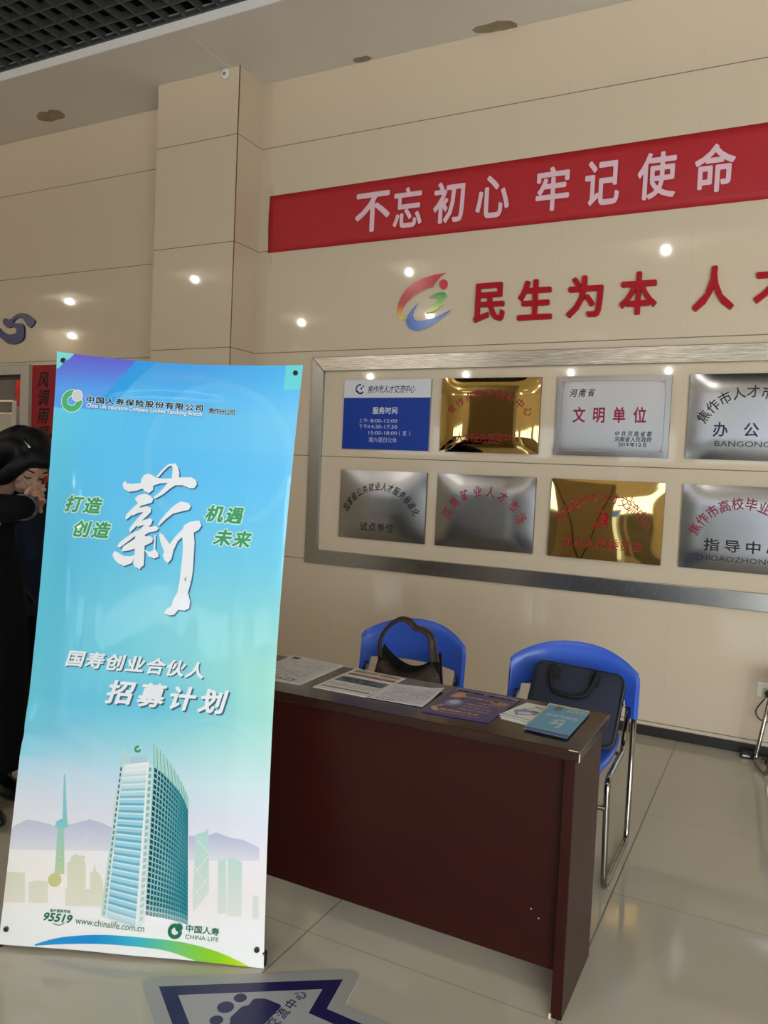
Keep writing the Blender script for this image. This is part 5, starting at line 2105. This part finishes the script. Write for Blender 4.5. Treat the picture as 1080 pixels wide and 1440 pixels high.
coat = [loft([((-2.97, 2.10, .175), .245, .21), ((-2.98, 2.10, .45), .235, .21), ((-3.00, 2.10, .80), .225, .21), ((-3.03, 2.10, 1.0), .205, .20), ((-3.035, 2.10, 1.10), .160, .20), ((-3.03, 2.10, 1.20), .115, .20), ((-2.98, 2.10, 1.29), .085, .14), ((-2.90, 2.10, 1.345), .06, .06)]),
        tb([shR, (shR + elR) / 2 + np.array([-.02, 0, .0]), elR, wrR], [.080, .066, .050, .038]), tb([shL, (shL + elL) / 2 + np.array([-.02, 0, .0]), elL, wrL], [.080, .066, .048, .038])]
A1_ = dict(pelvis=(-3.02, 2.10, .86), waist=(-3.03, 2.10, 1.0), chest=(-3.02, 2.10, 1.17), neck=(-2.83, 2.10, 1.34), head=hd1, face=(.64, -.10, -.76), crown=(.76, -.02, .64),
           arms=((shR, elR, wrR), (shL, elL, wrL)), hands=((Jp(42, 702, 2.06) - wrR, (.5, .6, .3)), (Jp(55, 702, 2.13) - wrL, (.2, -.9, 0))),
           legs=(((-3.02, 2.00, .82), (-2.93, 1.99, .44), (-2.86, 1.985, .085), (-2.70, 1.985, .035)), ((-3.02, 2.20, .82), (-3.01, 2.21, .44), (-2.97, 2.21, .085), (-2.82, 2.21, .035))),
           hair=hair1,
           clothes=[('coat', coat, 'coat', .012),
                    ('trousers', [tb([(-3.02, 2.00, .82), (-2.93, 1.99, .44), (-2.865, 1.985, .05)], [.11, .078, .066]), tb([(-3.02, 2.20, .82), (-3.01, 2.21, .44), (-2.97, 2.21, .05)], [.11, .078, .066])], 'coat', .012),
                    ('shoe', [ell((-2.745, 1.985, .044), np.eye(3), (.135, .050, .044)), ell((-2.84, 1.985, .060), np.eye(3), (.075, .047, .060))], 'shoe', .007),
                    ('shoe', [ell((-2.86, 2.21, .044), np.eye(3), (.135, .050, .044)), ell((-2.95, 2.21, .060), np.eye(3), (.075, .047, .060))], 'shoe', .007)])
pr1, P1 = person('a', A1_, 'person in a long black coat, head bowed, long black hair, left of the banner')
dcu = (wrR - elR) / np.linalg.norm(wrR - elR)
MB().tube([wrR - dcu * .035, wrR + dcu * .004], [.052, .050], 14).build('lace_cuff', M['lace'], pr1, True)
cl = MB().tube([P1(-.02, -.062, .100), P1(.03, -.058, .106)], [.006, .005], 8)  # bright chrome rod standing in for a white glint on the hair
cl.build('hair_glint', M['chrome'], pr1, True)

Y2 = 2.68
c2 = Jp(90, 800, Y2)
hx = Jp(112, 628, Y2)
X2 = float(c2[0])
s2 = lambda dx, dy, z: np.array([X2 + dx, Y2 + dy, z])
sh2R, sh2L = s2(.02, .20, 1.27), s2(.0, -.20, 1.27)
el2R, el2L = s2(.0, .26, 1.02), Jp(42, 788, Y2 - .2)
wr2R, wr2L = s2(.17, .22, .80), s2(.20, -.24, .80)


def hair2(P, ax):
    return [ell(P(-.016, 0, .024), ax, (.100, .084, .104), 22, 16), ell(P(.045, 0, .088), ax, (.046, .066, .026), 16, 10)]


jk = [loft([(s2(0, 0, .72), .19, .21), (s2(-.01, 0, .9), .185, .22), (s2(-.02, 0, 1.05), .175, .225), (s2(-.01, 0, 1.2), .145, .225), (s2(.0, 0, 1.29), .10, .19), (s2(.0, 0, 1.36), .07, .08)]),
      tb([sh2R, el2R, wr2R], [.085, .072, .05]), tb([sh2L, el2L, wr2L], [.085, .075, .05])]
A2_ = dict(pelvis=s2(.01, 0, .88), waist=s2(0, 0, 1.02), chest=s2(0, 0, 1.2), neck=s2(.0, 0, 1.38), head=np.array([X2 + .01, Y2, 1.50]), face=(-.9, -.1, -.35), crown=(-.35, 0, .95),
           arms=((sh2R, el2R, wr2R), (sh2L, el2L, wr2L)), hands=(((-.5, -.1, -.8), (0, -1, 0)), ((-.6, .1, -.8), (0, 1, 0))),
           legs=((s2(.01, .1, .84), s2(-.01, .1, .45), s2(.02, .1, .085), s2(-.12, .1, .035)), (s2(.01, -.1, .84), s2(-.02, -.1, .45), s2(.02, -.1, .085), s2(-.12, -.1, .035))),
           hair=hair2,
           clothes=[('jacket', jk, 'jacket', .012),
                    ('trousers', [tb([s2(.01, .1, .84), s2(-.01, .1, .45), s2(.02, .1, .07)], [.12, .085, .068]), tb([s2(.01, -.1, .84), s2(-.02, -.1, .45), s2(.02, -.1, .07)], [.12, .085, .068])], 'coat', .012),
                    ('shoe', [ell(s2(-.07, .1, .040), np.eye(3), (.135, .048, .040)), ell(s2(.02, .1, .055), np.eye(3), (.05, .045, .055))], 'shoe', .007),
                    ('shoe', [ell(s2(-.07, -.1, .040), np.eye(3), (.135, .048, .040)), ell(s2(.02, -.1, .055), np.eye(3), (.05, .045, .055))], 'shoe', .007)])
person('b', A2_, 'person in a navy jacket, mostly hidden behind the tall blue banner')
